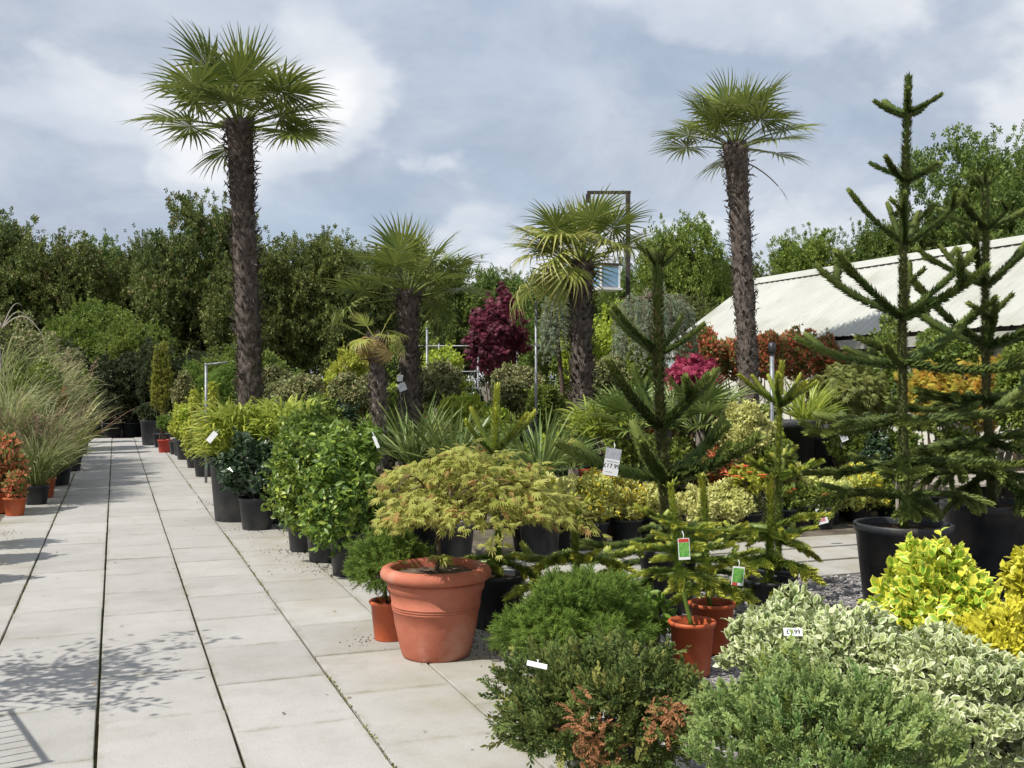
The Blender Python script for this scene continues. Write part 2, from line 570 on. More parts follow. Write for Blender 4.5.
LM = dict(
    tree_dark=leaf_mat("dark_tree_leaf", (0.024, 0.046, 0.011), (0.098, 0.125, 0.030), rough=0.55, odd=(0.10, 0.12, 0.03), odd_share=0.10),
    tree_brown=leaf_mat("bronzed_tree_leaf", (0.026, 0.050, 0.012), (0.105, 0.140, 0.034), rough=0.6, odd=(0.15, 0.125, 0.045), odd_share=0.07),
    tree_green=leaf_mat("green_tree_leaf", (0.034, 0.072, 0.014), (0.105, 0.160, 0.032), rough=0.5),
    tree_bright=leaf_mat("bright_tree_leaf", (0.048, 0.098, 0.014), (0.140, 0.205, 0.035), rough=0.5),
    hedge=leaf_mat("dark_hedge_leaf", (0.014, 0.026, 0.012), (0.035, 0.050, 0.020), rough=0.6),
    palm=leaf_mat("palm_leaf", (0.042, 0.078, 0.016), (0.115, 0.155, 0.030), tip=(0.16, 0.16, 0.05), rough=0.5, spec=0.35, trans=0.2),
    palm_pale=leaf_mat("yellowing_palm_leaf", (0.12, 0.165, 0.03), (0.30, 0.32, 0.065), tip=(0.32, 0.26, 0.09), rough=0.42, spec=0.45, trans=0.3),
    palm_dead=leaf_mat("dead_palm_leaf", (0.30, 0.19, 0.06), (0.48, 0.36, 0.14), tip=(0.36, 0.18, 0.07), rough=0.6, trans=0.25),
    trunk=lv_mat("palm_fibre", (0.058, 0.047, 0.040), (0.21, 0.175, 0.15)),
    trunk_grey=lv_mat("grey_palm_fibre", (0.075, 0.06, 0.052), (0.24, 0.20, 0.17)),
    arau=leaf_mat("monkey_puzzle_needles", (0.026, 0.050, 0.014), (0.058, 0.090, 0.024), tip=(0.10, 0.14, 0.035), rough=0.55, spec=0.2, trans=0.15),
    arau_trunk=leaf_mat("monkey_puzzle_trunk_scales", (0.030, 0.042, 0.014), (0.085, 0.085, 0.032), tip=(0.05, 0.085, 0.022), rough=0.6, spec=0.15, trans=0.08, odd=(0.13, 0.095, 0.05), odd_share=0.2),
    arau_lime=leaf_mat("young_monkey_puzzle_needles", (0.060, 0.110, 0.018), (0.13, 0.19, 0.03), tip=(0.28, 0.32, 0.045), rough=0.42, spec=0.4, trans=0.15),
    camellia=leaf_mat("camellia_leaf", (0.028, 0.070, 0.012), (0.115, 0.19, 0.026), rough=0.38, spec=0.4, trans=0.3, odd=(0.22, 0.31, 0.05), odd_share=0.16),
    glossy=leaf_mat("dark_glossy_leaf", (0.010, 0.028, 0.014), (0.028, 0.055, 0.028), rough=0.25, spec=0.6, trans=0.1),
    golden=leaf_mat("golden_leaf", (0.20, 0.25, 0.025), (0.42, 0.43, 0.06), rough=0.45, trans=0.35),
    gold_blade=leaf_mat("gold_blade", (0.11, 0.18, 0.02), (0.38, 0.40, 0.06), rough=0.42, trans=0.35),
    lime=leaf_mat("lime_leaf", (0.14, 0.24, 0.02), (0.33, 0.42, 0.05), rough=0.45, trans=0.35),
    midgreen=leaf_mat("mid_green_leaf", (0.045, 0.090, 0.016), (0.145, 0.195, 0.035), rough=0.4, trans=0.3),
    euon_gold=leaf_mat("gold_edged_leaf", (0.09, 0.24, 0.02), (0.24, 0.40, 0.03), edge=(0.58, 0.54, 0.06), edge_at=0.68, rough=0.35, spec=0.5, trans=0.3, odd=(0.58, 0.52, 0.05), odd_share=0.18),
    euon_yel=leaf_mat("yellow_leaf", (0.40, 0.38, 0.025), (0.64, 0.56, 0.05), rough=0.4, trans=0.3),
    euon_white=leaf_mat("white_edged_leaf", (0.10, 0.17, 0.05), (0.22, 0.29, 0.10), edge=(0.54, 0.555, 0.36), edge_at=0.72, rough=0.38, spec=0.5, trans=0.25, odd=(0.5, 0.52, 0.33), odd_share=0.12),
    euon_cream=leaf_mat("cream_edged_leaf", (0.24, 0.30, 0.06), (0.40, 0.44, 0.11), edge=(0.68, 0.64, 0.27), edge_at=0.5, rough=0.4, trans=0.3),
    euon_mix=leaf_mat("yellow_flecked_leaf", (0.20, 0.25, 0.03), (0.40, 0.41, 0.09), edge=(0.52, 0.50, 0.16), edge_at=0.7, rough=0.4, trans=0.3, odd=(0.75, 0.52, 0.02), odd_share=0.12),
    brown_var=leaf_mat("bronze_flecked_leaf", (0.070, 0.088, 0.026), (0.175, 0.19, 0.07), edge=(0.30, 0.30, 0.14), edge_at=0.75, rough=0.5, trans=0.2, odd=(0.20, 0.155, 0.08), odd_share=0.2),
    purple=leaf_mat("purple_maple_leaf", (0.050, 0.008, 0.018), (0.17, 0.022, 0.052), rough=0.5, trans=0.3),
    pinkleaf=leaf_mat("crimson_leaf", (0.20, 0.014, 0.045), (0.42, 0.04, 0.10), rough=0.5, trans=0.3),
    photinia=leaf_mat("red_tipped_leaf", (0.075, 0.12, 0.026), (0.17, 0.18, 0.05), rough=0.4, trans=0.3, odd=(0.52, 0.13, 0.07), odd_share=0.5),
    acer_or=leaf_mat("orange_green_maple_leaf", (0.22, 0.28, 0.05), (0.44, 0.46, 0.11), tip=(0.46, 0.40, 0.11), rough=0.55, trans=0.5, odd=(0.46, 0.27, 0.09), odd_share=0.06),
    acer_gold=leaf_mat("orange_gold_maple_leaf", (0.30, 0.26, 0.03), (0.46, 0.36, 0.05), rough=0.5, trans=0.4, odd=(0.55, 0.28, 0.04), odd_share=0.25),
    acer_olive=leaf_mat("olive_maple_leaf", (0.07, 0.085, 0.018), (0.16, 0.17, 0.04), rough=0.5, trans=0.3),
    cedar=leaf_mat("blue_cedar_needles", (0.10, 0.145, 0.12), (0.20, 0.26, 0.22), rough=0.55, trans=0.15),
    conifer=leaf_mat("bright_conifer_needles", (0.035, 0.085, 0.015), (0.085, 0.155, 0.028), tip=(0.18, 0.25, 0.04), rough=0.6, spec=0.15, trans=0.25),
    juniper=leaf_mat("juniper_scale_leaf", (0.018, 0.044, 0.012), (0.066, 0.105, 0.026), tip=(0.13, 0.17, 0.06), rough=0.65, spec=0.12, trans=0.22, odd=(0.15, 0.17, 0.05), odd_share=0.12),
    juniper_blue=leaf_mat("blue_juniper_scale_leaf", (0.040, 0.095, 0.024), (0.135, 0.195, 0.06), tip=(0.25, 0.33, 0.17), rough=0.65, spec=0.12, trans=0.22, odd=(0.11, 0.15, 0.035), odd_share=0.06),
    dead=leaf_mat("dead_brown_leaf", (0.15, 0.055, 0.02), (0.30, 0.12, 0.05), rough=0.7, trans=0.15),
    yew=leaf_mat("golden_yew_leaf", (0.08, 0.10, 0.012), (0.24, 0.24, 0.025), rough=0.5, trans=0.2),
    grass=leaf_mat("grass_blade", (0.075, 0.125, 0.04), (0.19, 0.22, 0.085), tip=(0.27, 0.25, 0.14), rough=0.5, trans=0.35),
    plume=leaf_mat("grass_plume", (0.16, 0.11, 0.07), (0.30, 0.22, 0.15), rough=0.8, trans=0.3),
    yucca=leaf_mat("spiky_green_blade", (0.045, 0.085, 0.020), (0.12, 0.18, 0.05), rough=0.4, spec=0.45, trans=0.2),
    phormium=leaf_mat("striped_blade", (0.14, 0.16, 0.05), (0.33, 0.30, 0.13), rough=0.4, spec=0.4, trans=0.2, odd=(0.24, 0.10, 0.06), odd_share=0.15),
    flower_red=leaf_mat("red_petal", (0.60, 0.04, 0.03), (0.75, 0.12, 0.06), rough=0.5, trans=0.3),
    flower_pink=leaf_mat("pink_petal", (0.60, 0.15, 0.30), (0.75, 0.35, 0.45), rough=0.5, trans=0.3),
    weed=leaf_mat("weed_leaf", (0.05, 0.12, 0.015), (0.12, 0.22, 0.03), rough=0.5, trans=0.3),
)


# ------------------------------------------------------------------ the setting: ground, path, beds
U0, U1 = -1.28, 2.32          # long edges of the main path
X0, X1 = 7.42, 9.40           # near and far edge of the cross path
gm = surf_mat("earth", (0.07, 0.058, 0.043), (0.16, 0.14, 0.11), 3.0, 0.95, 0.1, 0.6, 30, (0.08, 0.10, 0.035), 0.4, world=True)
g = Geo()
g.add([(-900, -300, -0.06), (900, -300, -0.06), (900, 1500, -0.06), (-900, 1500, -0.06)], [[0, 1, 2], [0, 2, 3]])
structure(link("ground", g.mesh("ground", gm)))


def rect_sheet(g, x0, x1, y0, y1, z, nx=1, ny=1, amp=0.0, seed=1):
    xs, ys = np.meshgrid(np.linspace(x0, x1, nx + 1), np.linspace(y0, y1, ny + 1))
    p = np.stack([xs.ravel(), ys.ravel(), np.zeros(xs.size)], -1)
    p[:, 2] = z + (amp * vnoise(p, 2.5, seed) if amp else 0)
    i, j = np.meshgrid(np.arange(nx), np.arange(ny))
    a = (j * (nx + 1) + i).ravel()
    g.add(p, np.concatenate([np.stack([a, a + 1, a + nx + 2], -1), np.stack([a, a + nx + 2, a + nx + 1], -1)]))


def gravel_mat():
    m, n, l = new_mat("grey_gravel")
    out = n.new("ShaderNodeOutputMaterial"); p = n.new("ShaderNodeBsdfPrincipled")
    p.inputs["Roughness"].default_value = 0.9
    geo = n.new("ShaderNodeNewGeometry")
    v = n.new("ShaderNodeTexVoronoi"); v.inputs["Scale"].default_value = 45
    l.new(geo.outputs["Position"], v.inputs["Vector"])
    r = n.new("ShaderNodeValToRGB")
    r.color_ramp.elements[0].color = (0.08, 0.072, 0.066, 1); r.color_ramp.elements[1].color = (0.42, 0.40, 0.39, 1)
    sp = n.new("ShaderNodeSeparateColor"); l.new(v.outputs["Color"], sp.inputs[0]); l.new(sp.outputs[0], r.inputs[0])
    t = n.new("ShaderNodeTexNoise"); t.inputs["Scale"].default_value = 1.3; l.new(geo.outputs["Position"], t.inputs["Vector"])
    mr = n.new("ShaderNodeMapRange"); mr.inputs[1].default_value = 0.5; mr.inputs[2].default_value = 0.7
    l.new(t.outputs[0], mr.inputs[0])
    mx = n.new("ShaderNodeMixRGB"); mx.inputs[2].default_value = (0.06, 0.048, 0.036, 1)
    l.new(mr.outputs[0], mx.inputs[0]); l.new(r.outputs[0], mx.inputs[1]); l.new(mx.outputs[0], p.inputs["Base Color"])
    b = n.new("ShaderNodeBump"); b.inputs["Distance"].default_value = 0.02; b.inputs["Strength"].default_value = 1.0
    b.invert = True
    l.new(v.outputs["Distance"], b.inputs["Height"]); l.new(b.outputs[0], p.inputs["Normal"])
    l.new(p.outputs[0], out.inputs[0])
    return m


grav = gravel_mat()
g = Geo(); rect_sheet(g, U1 + 0.004, 30, -4, X0 - 0.004, -0.012, 60, 24, 0.006)
structure(link("gravel_bed", g.mesh("gravel_bed", grav)))
g = Geo(); rect_sheet(g, U1 + 0.004, 34, X1 + 0.004, 46, -0.012, 60, 60, 0.006, 4)
structure(link("plant_bed", g.mesh("plant_bed", gm)))
g = Geo(); rect_sheet(g, -14, U0 - 0.004, -4, 46, -0.012, 24, 60, 0.006, 7)
structure(link("border_bed", g.mesh("border_bed", gm)))


def slab_mat():
    m, n, l = new_mat("concrete_paving")
    out = n.new("ShaderNodeOutputMaterial"); p = n.new("ShaderNodeBsdfPrincipled")
    p.inputs["Roughness"].default_value = 0.88; p.inputs["Specular IOR Level"].default_value = 0.2
    geo = n.new("ShaderNodeNewGeometry"); oi = n.new("ShaderNodeObjectInfo"); tc = n.new("ShaderNodeTexCoord")
    add = n.new("ShaderNodeVectorMath"); add.operation = "ADD"
    l.new(geo.outputs["Position"], add.inputs[0])
    sc = n.new("ShaderNodeVectorMath"); sc.operation = "SCALE"; sc.inputs[3].default_value = 37.0
    cx = n.new("ShaderNodeCombineXYZ"); l.new(oi.outputs["Random"], cx.inputs[0]); l.new(oi.outputs["Random"], cx.inputs[2])
    l.new(cx.outputs[0], sc.inputs[0]); l.new(sc.outputs[0], add.inputs[1])

    def noise(vec, s, d, r=0.6):
        t = n.new("ShaderNodeTexNoise"); t.inputs["Scale"].default_value = s; t.inputs["Detail"].default_value = d
        t.inputs["Roughness"].default_value = r
        l.new(vec, t.inputs["Vector"]); return t.outputs["Fac"]

    def mr(v, a, b, c=0.0, d=1.0):
        r = n.new("ShaderNodeMapRange"); l.new(v, r.inputs[0])
        for i, q in enumerate((a, b, c, d)):
            r.inputs[i + 1].default_value = q
        return r.outputs[0]

    def mth(op, a, b):
        x = n.new("ShaderNodeMath"); x.operation = op
        for i, v in enumerate((a, b)):
            if isinstance(v, float):
                x.inputs[i].default_value = v
            else:
                l.new(v, x.inputs[i])
        return x.outputs[0]

    def mix(f, a, b):
        x = n.new("ShaderNodeMixRGB")
        for i, v in enumerate((f, a, b)):
            if isinstance(v, tuple):
                x.inputs[i].default_value = (*v, 1)
            else:
                l.new(v, x.inputs[i])
        return x.outputs[0]
    col = mix(mr(noise(add.outputs[0], 2.2, 6), 0.3, 0.7), (0.345, 0.335, 0.318), (0.402, 0.391, 0.373))
    col = mix(mr(noise(add.outputs[0], 7.0, 10, 0.7), 0.52, 0.80, 0.0, 0.7), col, (0.30, 0.285, 0.255))
    col = mix(mr(noise(add.outputs[0], 120.0, 2), 0.56, 0.75, 0.0, 0.55), col, (0.24, 0.23, 0.22))
    col = mix(mr(noise(geo.outputs['Position'], 0.9, 9, 0.68), 0.52, 0.72, 0.0, 0.6), col, (0.26, 0.245, 0.215))
    # algae: slabs that are walked on less, and every slab along its joints
    sx = n.new("ShaderNodeSeparateXYZ"); l.new(geo.outputs["Position"], sx.inputs[0])
    side = mth("MAXIMUM", mr(sx.outputs[0], -0.62, -0.95), mr(sx.outputs[0], 1.05, 1.5))
    alg = mth("MULTIPLY", side, mr(noise(geo.outputs["Position"], 1.8, 8, 0.65), 0.34, 0.70, 0.04, 0.50))
    col = mix(alg, col, (0.25, 0.225, 0.135))
    ob = n.new("ShaderNodeSeparateXYZ"); l.new(tc.outputs["Object"], ob.inputs[0])
    ax = mth("ABSOLUTE", ob.outputs[0], 0.0); ay = mth("ABSOLUTE", ob.outputs[1], 0.0)
    ed = mth("MAXIMUM", mr(ax, 0.255, 0.297), mr(ay, 0.37, 0.412))
    col = mix(mth("MULTIPLY", ed, mr(noise(geo.outputs["Position"], 5.0, 6, 0.7), 0.42, 0.72, 0.0, 0.75)), col, (0.17, 0.16, 0.08))
    hs = n.new("ShaderNodeHueSaturation"); l.new(mr(oi.outputs["Random"], 0, 1, 0.92, 1.05), hs.inputs["Value"]); l.new(col, hs.inputs["Color"])
    l.new(hs.outputs[0], p.inputs["Base Color"])
    b = n.new("ShaderNodeBump"); b.inputs["Distance"].default_value = 0.004; b.inputs["Strength"].default_value = 0.6
    l.new(noise(geo.outputs["Position"], 90.0, 4), b.inputs["Height"]); l.new(b.outputs[0], p.inputs["Normal"])
    l.new(p.outputs[0], out.inputs[0])
    return m


joint = surf_mat("joint_dirt", (0.035, 0.030, 0.020), (0.085, 0.08, 0.03), 6, 0.95, 0.1, 0.4, 60, (0.075, 0.095, 0.02), 2.5, world=True)
smat = slab_mat()
SL, SW = 0.83, 0.60
g = Geo(); rect_sheet(g, U0, U1, -3, 33.4, -0.022)
path = structure(link("path", g.mesh("path", joint)))
g = Geo(); bevel_box(g, SW - 0.014, SL - 0.005, -0.02, 0.0, 0.004)
slab_me = g.mesh("paving_slab", smat, False)
random.seed(3)
phase = [0.30, 6.60 % SL, 5.45 % SL, 5.09 % SL, 0.52, 0.12]
for c in range(6):
    k = 0
    while True:
        y0 = phase[c] - SL + k * SL
        k += 1
        if y0 > 33.4 - SL:
            break
        if y0 < 1.0:
            continue
        o = link("paving_slab", slab_me, path, (U0 + (c + 0.5) * SW + random.uniform(-0.002, 0.002), y0 + SL / 2, random.uniform(-0.0025, 0.0015)))
        o.rotation_euler = (random.uniform(-0.003, 0.003), random.uniform(-0.004, 0.004), random.uniform(-0.003, 0.003))
g = Geo(); rect_sheet(g, U1, 13.0, X0, X1, -0.024)
cross = structure(link("cross_path", g.mesh("cross_path", joint)))
for r in range(3):
    for k in range(12):
        o = link("paving_slab", slab_me, cross, (U1 + 0.43 + k * 0.84 + (0.3 if r % 2 else 0), X0 + 0.33 + r * 0.66, random.uniform(-0.002, 0.001)))
        o.rotation_euler = (0, 0, math.pi / 2 + random.uniform(-0.004, 0.004))

# loose gravel stones where the bed shows
rng = np.random.default_rng(11)
g = Geo()
t = (1 + 5 ** 0.5) / 2
stone = np.array([(0, 0, 1), (0.9, 0, 0), (0.28, 0.85, 0.1), (-0.7, 0.5, -0.1), (-0.75, -0.5, 0.1), (0.3, -0.8, -0.1), (0, 0, -0.6)])
sf = np.array([[0, 1, 2], [0, 2, 3], [0, 3, 4], [0, 4, 5], [0, 5, 1], [6, 2, 1], [6, 3, 2], [6, 4, 3], [6, 5, 4], [6, 1, 5]])
for (x0, x1, y0, y1, n) in ((3.6, 6.4, 4.8, 7.4, 5500), (2.1, 3.6, 4.2, 7.35, 2200)):
    a = rng.uniform(0, 6.28, n); s = rng.uniform(0.006, 0.016, n)
    px, py = rng.uniform(x0, x1, n), rng.uniform(y0, y1, n)
    ca, sa = np.cos(a)[:, None], np.sin(a)[:, None]
    st = stone[None] * (1 + 0.35 * rng.normal(size=(n, 7, 3)) * 0.6)
    v = np.stack([(st[..., 0] * ca - st[..., 1] * sa) * s[:, None] * 1.3 + px[:, None],
                  (st[..., 0] * sa + st[..., 1] * ca) * s[:, None] + py[:, None],
                  st[..., 2] * s[:, None] * 0.7 - 0.006 + rng.uniform(0, 0.006, n)[:, None]], -1)
    c = np.zeros((n, 7, 4)); c[..., 0] = rng.random(n)[:, None]; c[..., 3] = rng.random(n)[:, None]
    g.add(v.reshape(-1, 3), (sf[None] + (np.arange(n) * 7)[:, None, None]).reshape(-1, 3), c.reshape(-1, 4))
o = link("gravel", g.mesh("gravel", leaf_mat("gravel_stone", (0.13, 0.12, 0.115), (0.48, 0.46, 0.45), rough=0.85, spec=0.2, trans=0.0), False))
o["kind"] = "stuff"
tag(o, "loose grey gravel stones in the bed beside the cross path", "gravel")


# fallen leaves along the edge of the paving
rng = np.random.default_rng(19)
n = 260
px = np.concatenate([rng.normal(2.2, 0.14, 200), rng.uniform(-1.2, 2.2, 60)]); py = np.concatenate([rng.uniform(3.6, 9.0, 200), rng.uniform(4, 14, 60)])
g = Geo()
leaves(g, np.stack([px, py, np.full(n, 0.006)], -1), np.concatenate([rng.normal(size=(n, 2)), np.zeros((n, 1))], 1), rng.normal(size=(n, 3)) * 0.25 + [0, 0, 1.0], rng.uniform(0.012, 0.035, n), rng.uniform(0.008, 0.016, n), OVAL, rng)
o = link("leaf_litter", g.mesh("leaf_litter", leaf_mat("fallen_leaf", (0.07, 0.045, 0.025), (0.24, 0.15, 0.07), rough=0.8, spec=0.1, trans=0.1)))
o["kind"] = "stuff"
tag(o, "small brown fallen leaves scattered along the paving edge", "leaf litter")
# spilt compost round the pots along the paving edge
rng = np.random.default_rng(23)
g = Geo()
n = 0
for (cx, cy, k, sp) in ((1.5, 12.0, 150, 0.25), (1.75, 9.3, 220, 0.22), (1.62, 10.3, 160, 0.2), (1.50, 6.6, 40, 0.10), (2.2, 6.1, 240, 0.13), (1.3, 14.5, 120, 0.2), (-1.2, 12.6, 140, 0.15), (2.15, 4.4, 120, 0.12)):
    a = rng.uniform(0, 6.28, k); r = np.abs(rng.normal(size=k)) * sp
    sz = rng.uniform(0.002, 0.007, k)
    st = stone[None] * (1 + 0.3 * rng.normal(size=(k, 7, 3)))
    v = st * sz[:, None, None] + np.stack([cx + np.cos(a) * r, cy + np.sin(a) * r * 1.6, np.full(k, 0.002)], -1)[:, None, :]
    c = np.zeros((k, 7, 4)); c[..., 0] = rng.random(k)[:, None]
    g.add(v.reshape(-1, 3), (sf[None] + (np.arange(k) * 7)[:, None, None]).reshape(-1, 3), c.reshape(-1, 4))
o = link("spilt_compost", g.mesh("spilt_compost", leaf_mat("compost_crumb", (0.02, 0.014, 0.01), (0.08, 0.055, 0.035), rough=0.95, spec=0.05, trans=0.0), False))
o["kind"] = "stuff"
tag(o, "dark crumbs of spilt compost on the paving near the pots", "compost")
# moss in the long joints
g = Geo()
for xj, dens in ((-0.68, 120), (0.52, 60), (1.12, 220), (1.72, 260), (2.31, 260)):
    yy = rng.uniform(3, 26, dens * 6)
    keep = vnoise(np.stack([yy * 0, yy, yy * 0 + xj], -1), 1.5, int(xj * 10) + 30) > 0.1
    yy = yy[keep]
    k = len(yy)
    leaves(g, np.stack([xj + rng.normal(size=k) * 0.006, yy, np.full(k, -0.006)], -1), rng.normal(size=(k, 3)) * 0.7 + [0, 0, 1.0], rng.normal(size=(k, 3)), rng.uniform(0.008, 0.022, k), rng.uniform(0.006, 0.012, k), DIAMOND, rng)
o = link("moss", g.mesh("moss", leaf_mat("moss", (0.06, 0.075, 0.015), (0.15, 0.16, 0.03), rough=0.9, spec=0.05, trans=0.1)))
o["kind"] = "stuff"
tag(o, "thin green moss growing in the joints of the paving", "moss")


# ------------------------------------------------------------------ plant builders
def pot(parent, rt, rb, h, mat="black", z0=0.0, seg=28, lip=0.012, name="pot", soil=True):
    g = Geo()
    w = 0.008 if rt < 0.3 else 0.014
    d = max(0.02, 0.09 * h)
    lathe(g, [(0.001, z0), (rb * 0.97, z0), (rb, z0 + 0.008), (rb + (rt - rb) * (h - d) / h, z0 + h - d), (rt + lip * 0.5, z0 + h - d),
              (rt + lip, z0 + h - 0.006), (rt + lip * 0.6, z0 + h), (rt - w, z0 + h), (rt - w - 0.004, z0 + h - 0.02), (rb - w, z0 + 0.03), (0.001, z0 + 0.03)], seg)
    part(name, g, MB[mat], parent)
    if soil:
        g = Geo()
        r = rt - w - 0.006
        th = np.linspace(0, 2 * math.pi, 24, endpoint=False)
        rr = [0.0, 0.35, 0.7, 1.0]
        rg = np.random.default_rng(int(rt * 1e4) + int(h * 1e5))
        v = np.concatenate([np.stack([np.cos(th) * r * q, np.sin(th) * r * q, z0 + h - 0.045 + rg.normal(size=24) * 0.006 * (q < 1)], -1) for q in rr])
        f = []
        for i in range(3):
            for j in range(24):
                k = (j + 1) % 24
                f += [[i * 24 + j, (i + 1) * 24 + j, (i + 1) * 24 + k], [i * 24 + j, (i + 1) * 24 + k, i * 24 + k]]
        g.add(v, f)
        part("soil", g, MB["soil"], parent)
    return z0 + h - 0.045


def stems(g, z0, ends, rng, r0=0.012, wob=0.06, seg=5, base=0.04):
    for e in ends:
        e = np.asarray(e, float)
        b = np.array([rng.normal() * base, rng.normal() * base, z0])
        m = np.linspace(0, 1, 6)[:, None]
        p = b + (e - b) * m
        p[:, :2] += (np.sin(m * 3.14) * rng.normal(size=2) * wob) * np.linalg.norm(e - b)
        p[:, 2] += (np.sin(m[:, 0] * 3.14)) * 0.06 * np.linalg.norm(e - b)
        tube(g, p, np.linspace(r0, r0 * 0.35, 6), seg)


# kind: template, leaf length, width ratio, material, coverage, outward, up, jitter, lobes, lobe size, bumps, gaps
KIND = dict(
    camellia=("oval", 0.076, 0.48, "camellia", 1.7, 0.5, -0.05, 1.1, 14, 0.32, 0.40, 0.62),
    glossy=("oval", 0.078, 0.52, "glossy", 1.5, 0.5, -0.1, 1.0, 10, 0.38, 0.28, 0.6),
    euon_gold=("oval", 0.066, 0.55, "euon_gold", 2.0, 0.6, 0.3, 0.8, 11, 0.36, 0.20, 0.45),
    euon_yel=("oval", 0.042, 0.5, "euon_yel", 2.4, 0.6, 0.35, 0.6, 9, 0.45, 0.06, 0.1),
    euon_white=("oval", 0.047, 0.50, "euon_white", 1.9, 0.6, 0.25, 0.9, 14, 0.34, 0.24, 0.5),
    euon_cream=("oval", 0.055, 0.5, "euon_cream", 2.0, 0.6, 0.25, 0.8, 10, 0.38, 0.2, 0.4),
    euon_mix=("oval", 0.050, 0.5, "euon_mix", 2.0, 0.6, 0.3, 0.8, 10, 0.38, 0.22, 0.4),
    golden=("oval", 0.075, 0.42, "golden", 1.8, 0.6, 0.3, 0.8, 9, 0.38, 0.26, 0.4),
    lime=("oval", 0.075, 0.5, "lime", 1.9, 0.6, 0.2, 0.8, 10, 0.38, 0.26, 0.4),
    midgreen=("oval", 0.075, 0.45, "midgreen", 1.9, 0.6, 0.2, 0.8, 10, 0.38, 0.26, 0.4),
    brown=("oval", 0.055, 0.5, "brown_var", 2.4, 0.6, 0.1, 0.8, 12, 0.38, 0.14, 0.25),
    purple=("acer", 0.11, 1.0, "purple", 1.9, 0.5, -0.35, 0.6, 14, 0.32, 0.42, 0.5),
    pinkleaf=("acer", 0.11, 1.0, "pinkleaf", 2.2, 0.5, -0.2, 0.5, 10, 0.42, 0.12, 0.2),
    photinia=("oval", 0.085, 0.42, "photinia", 2.2, 0.6, 0.35, 0.6, 12, 0.40, 0.14, 0.2),
    acer_gold=("acer", 0.10, 1.0, "acer_gold", 2.2, 0.5, -0.1, 0.6, 12, 0.38, 0.14, 0.3),
    acer_olive=("acer", 0.10, 1.0, "acer_olive", 2.6, 0.5, -0.4, 0.5, 12, 0.38, 0.10, 0.15),
    conifer=("sprig", 0.085, 0.8, "conifer", 2.8, 0.9, 0.1, 0.5, 14, 0.34, 0.18, 0.25),
    juniper=("juni", 0.105, 1.1, "juniper", 3.1, 0.8, 0.3, 0.6, 18, 0.34, 0.18, 0.2),
    juniper_blue=("juni", 0.095, 1.1, "juniper_blue", 3.0, 0.7, 0.45, 0.6, 18, 0.32, 0.22, 0.35),
    yew=("sprig", 0.12, 1.0, "yew", 3.0, 0.6, 0.7, 0.4, 12, 0.42, 0.12, 0.1),
    thuja=("sprig", 0.12, 1.0, "conifer", 3.0, 0.6, 0.6, 0.4, 8, 0.45, 0.08, 0.1),
    hedge=("clust", 0.16, 1.0, "hedge", 2.2, 0.6, 0.3, 0.6, 14, 0.38, 0.12, 0.2),
)
SHOOTS = dict(camellia=0.3, glossy=0.2, euon_gold=0.5, euon_white=0.5, euon_cream=0.5, euon_mix=0.6, golden=0.6, lime=0.4, midgreen=0.4, photinia=0.9,
              juniper=0.3, juniper_blue=0.5, conifer=0.1, acer_gold=0.0, brown=0.3, purple=0.1, pinkleaf=0.0, hedge=0.6, yew=0.8)
AREA = dict(diamond=0.4, oval=0.55, sprig=0.35, juni=0.45, acer=0.55, clust=0.75, rosette=0.8)


def foliage(kind, rx, ry, rz, Z, seed, flat=-0.75, cov=1.0, mat=None, lscale=1.0):
    tn, L, wr, mt, cv, outw, up, jit, lobes, lobe, bumps, gaps = KIND[kind]
    rg = np.random.default_rng(seed)
    L = max(L, 4.0 * M(Z)) * lscale
    if tn == "oval" and Z > 10.8:      # leaves a few pixels long need only two faces
        tn, wr = "diamond", wr * 1.1
    area = 4 * math.pi * ((rx * ry) ** 1.6 / 3 + 2 * (((rx + ry) / 2) * rz) ** 1.6 / 3) ** (1 / 1.6)
    n = int(min(26000 if Z < 10.8 else 8000, (0.85 if Z > 13 else 1.0) * cov * cv * area * 1.3 / (L * L * wr * AREA[tn])))
    p, o = bush_points(n, rx, ry, rz, rg, lobes, lobe, bumps, 0.30, flat, gaps, seed)
    d = o * outw + rg.normal(size=p.shape) * jit * 0.6 + np.array([0, 0, up])
    nn = o + np.array([0, 0, 0.55]) + rg.normal(size=p.shape) * 0.45
    g = Geo()
    ll = L * rg.uniform(0.65, 1.2, len(p))
    # clumps of one growth share a tone
    rnd = np.clip(0.5 + 0.35 * vnoise(p / max(rx, rz), 7.0, seed + 9) + rg.normal(size=len(p)) * 0.22, 0, 1)
    leaves(g, p - nrm(d) * L * 0.3, d, nn, ll, ll * wr, TEMPL[tn], rg, rnd)
    # young shoots that leave the outline
    if kind in SHOOTS:
        k = int(26 + 70 * rx * rz) if rx < 0.6 else 70
        i = rg.choice(len(p), min(k, len(p)), replace=False)
        i = i[p[i, 2] > -0.25 * rz]
        q = 7
        e = nrm(o[i] + rg.normal(size=(len(i), 3)) * 0.45 + np.array([0, 0, SHOOTS[kind]])) * (rg.uniform(0.12, 0.42, (len(i), 1)) * min(rx, rz, 0.5))
        s = np.linspace(0.0, 1.0, q)[None, :, None]
        c = (p[i][:, None, :] + e[:, None, :] * s + np.array([0, 0, -0.12]) * s ** 2 * np.linalg.norm(e, axis=1)[:, None, None]).reshape(-1, 3)
        dd = np.repeat(nrm(e), q, 0) * 0.6 + rg.normal(size=(len(c), 3)) * 0.5
        l2 = L * rg.uniform(0.6, 1.05, len(c))
        leaves(g, c, dd, rg.normal(size=(len(c), 3)) * 0.6 + np.array([0, 0, 1.0]), l2, l2 * wr, TEMPL[tn], rg)
    return g, LM[mat or mt]


SEED = [100]


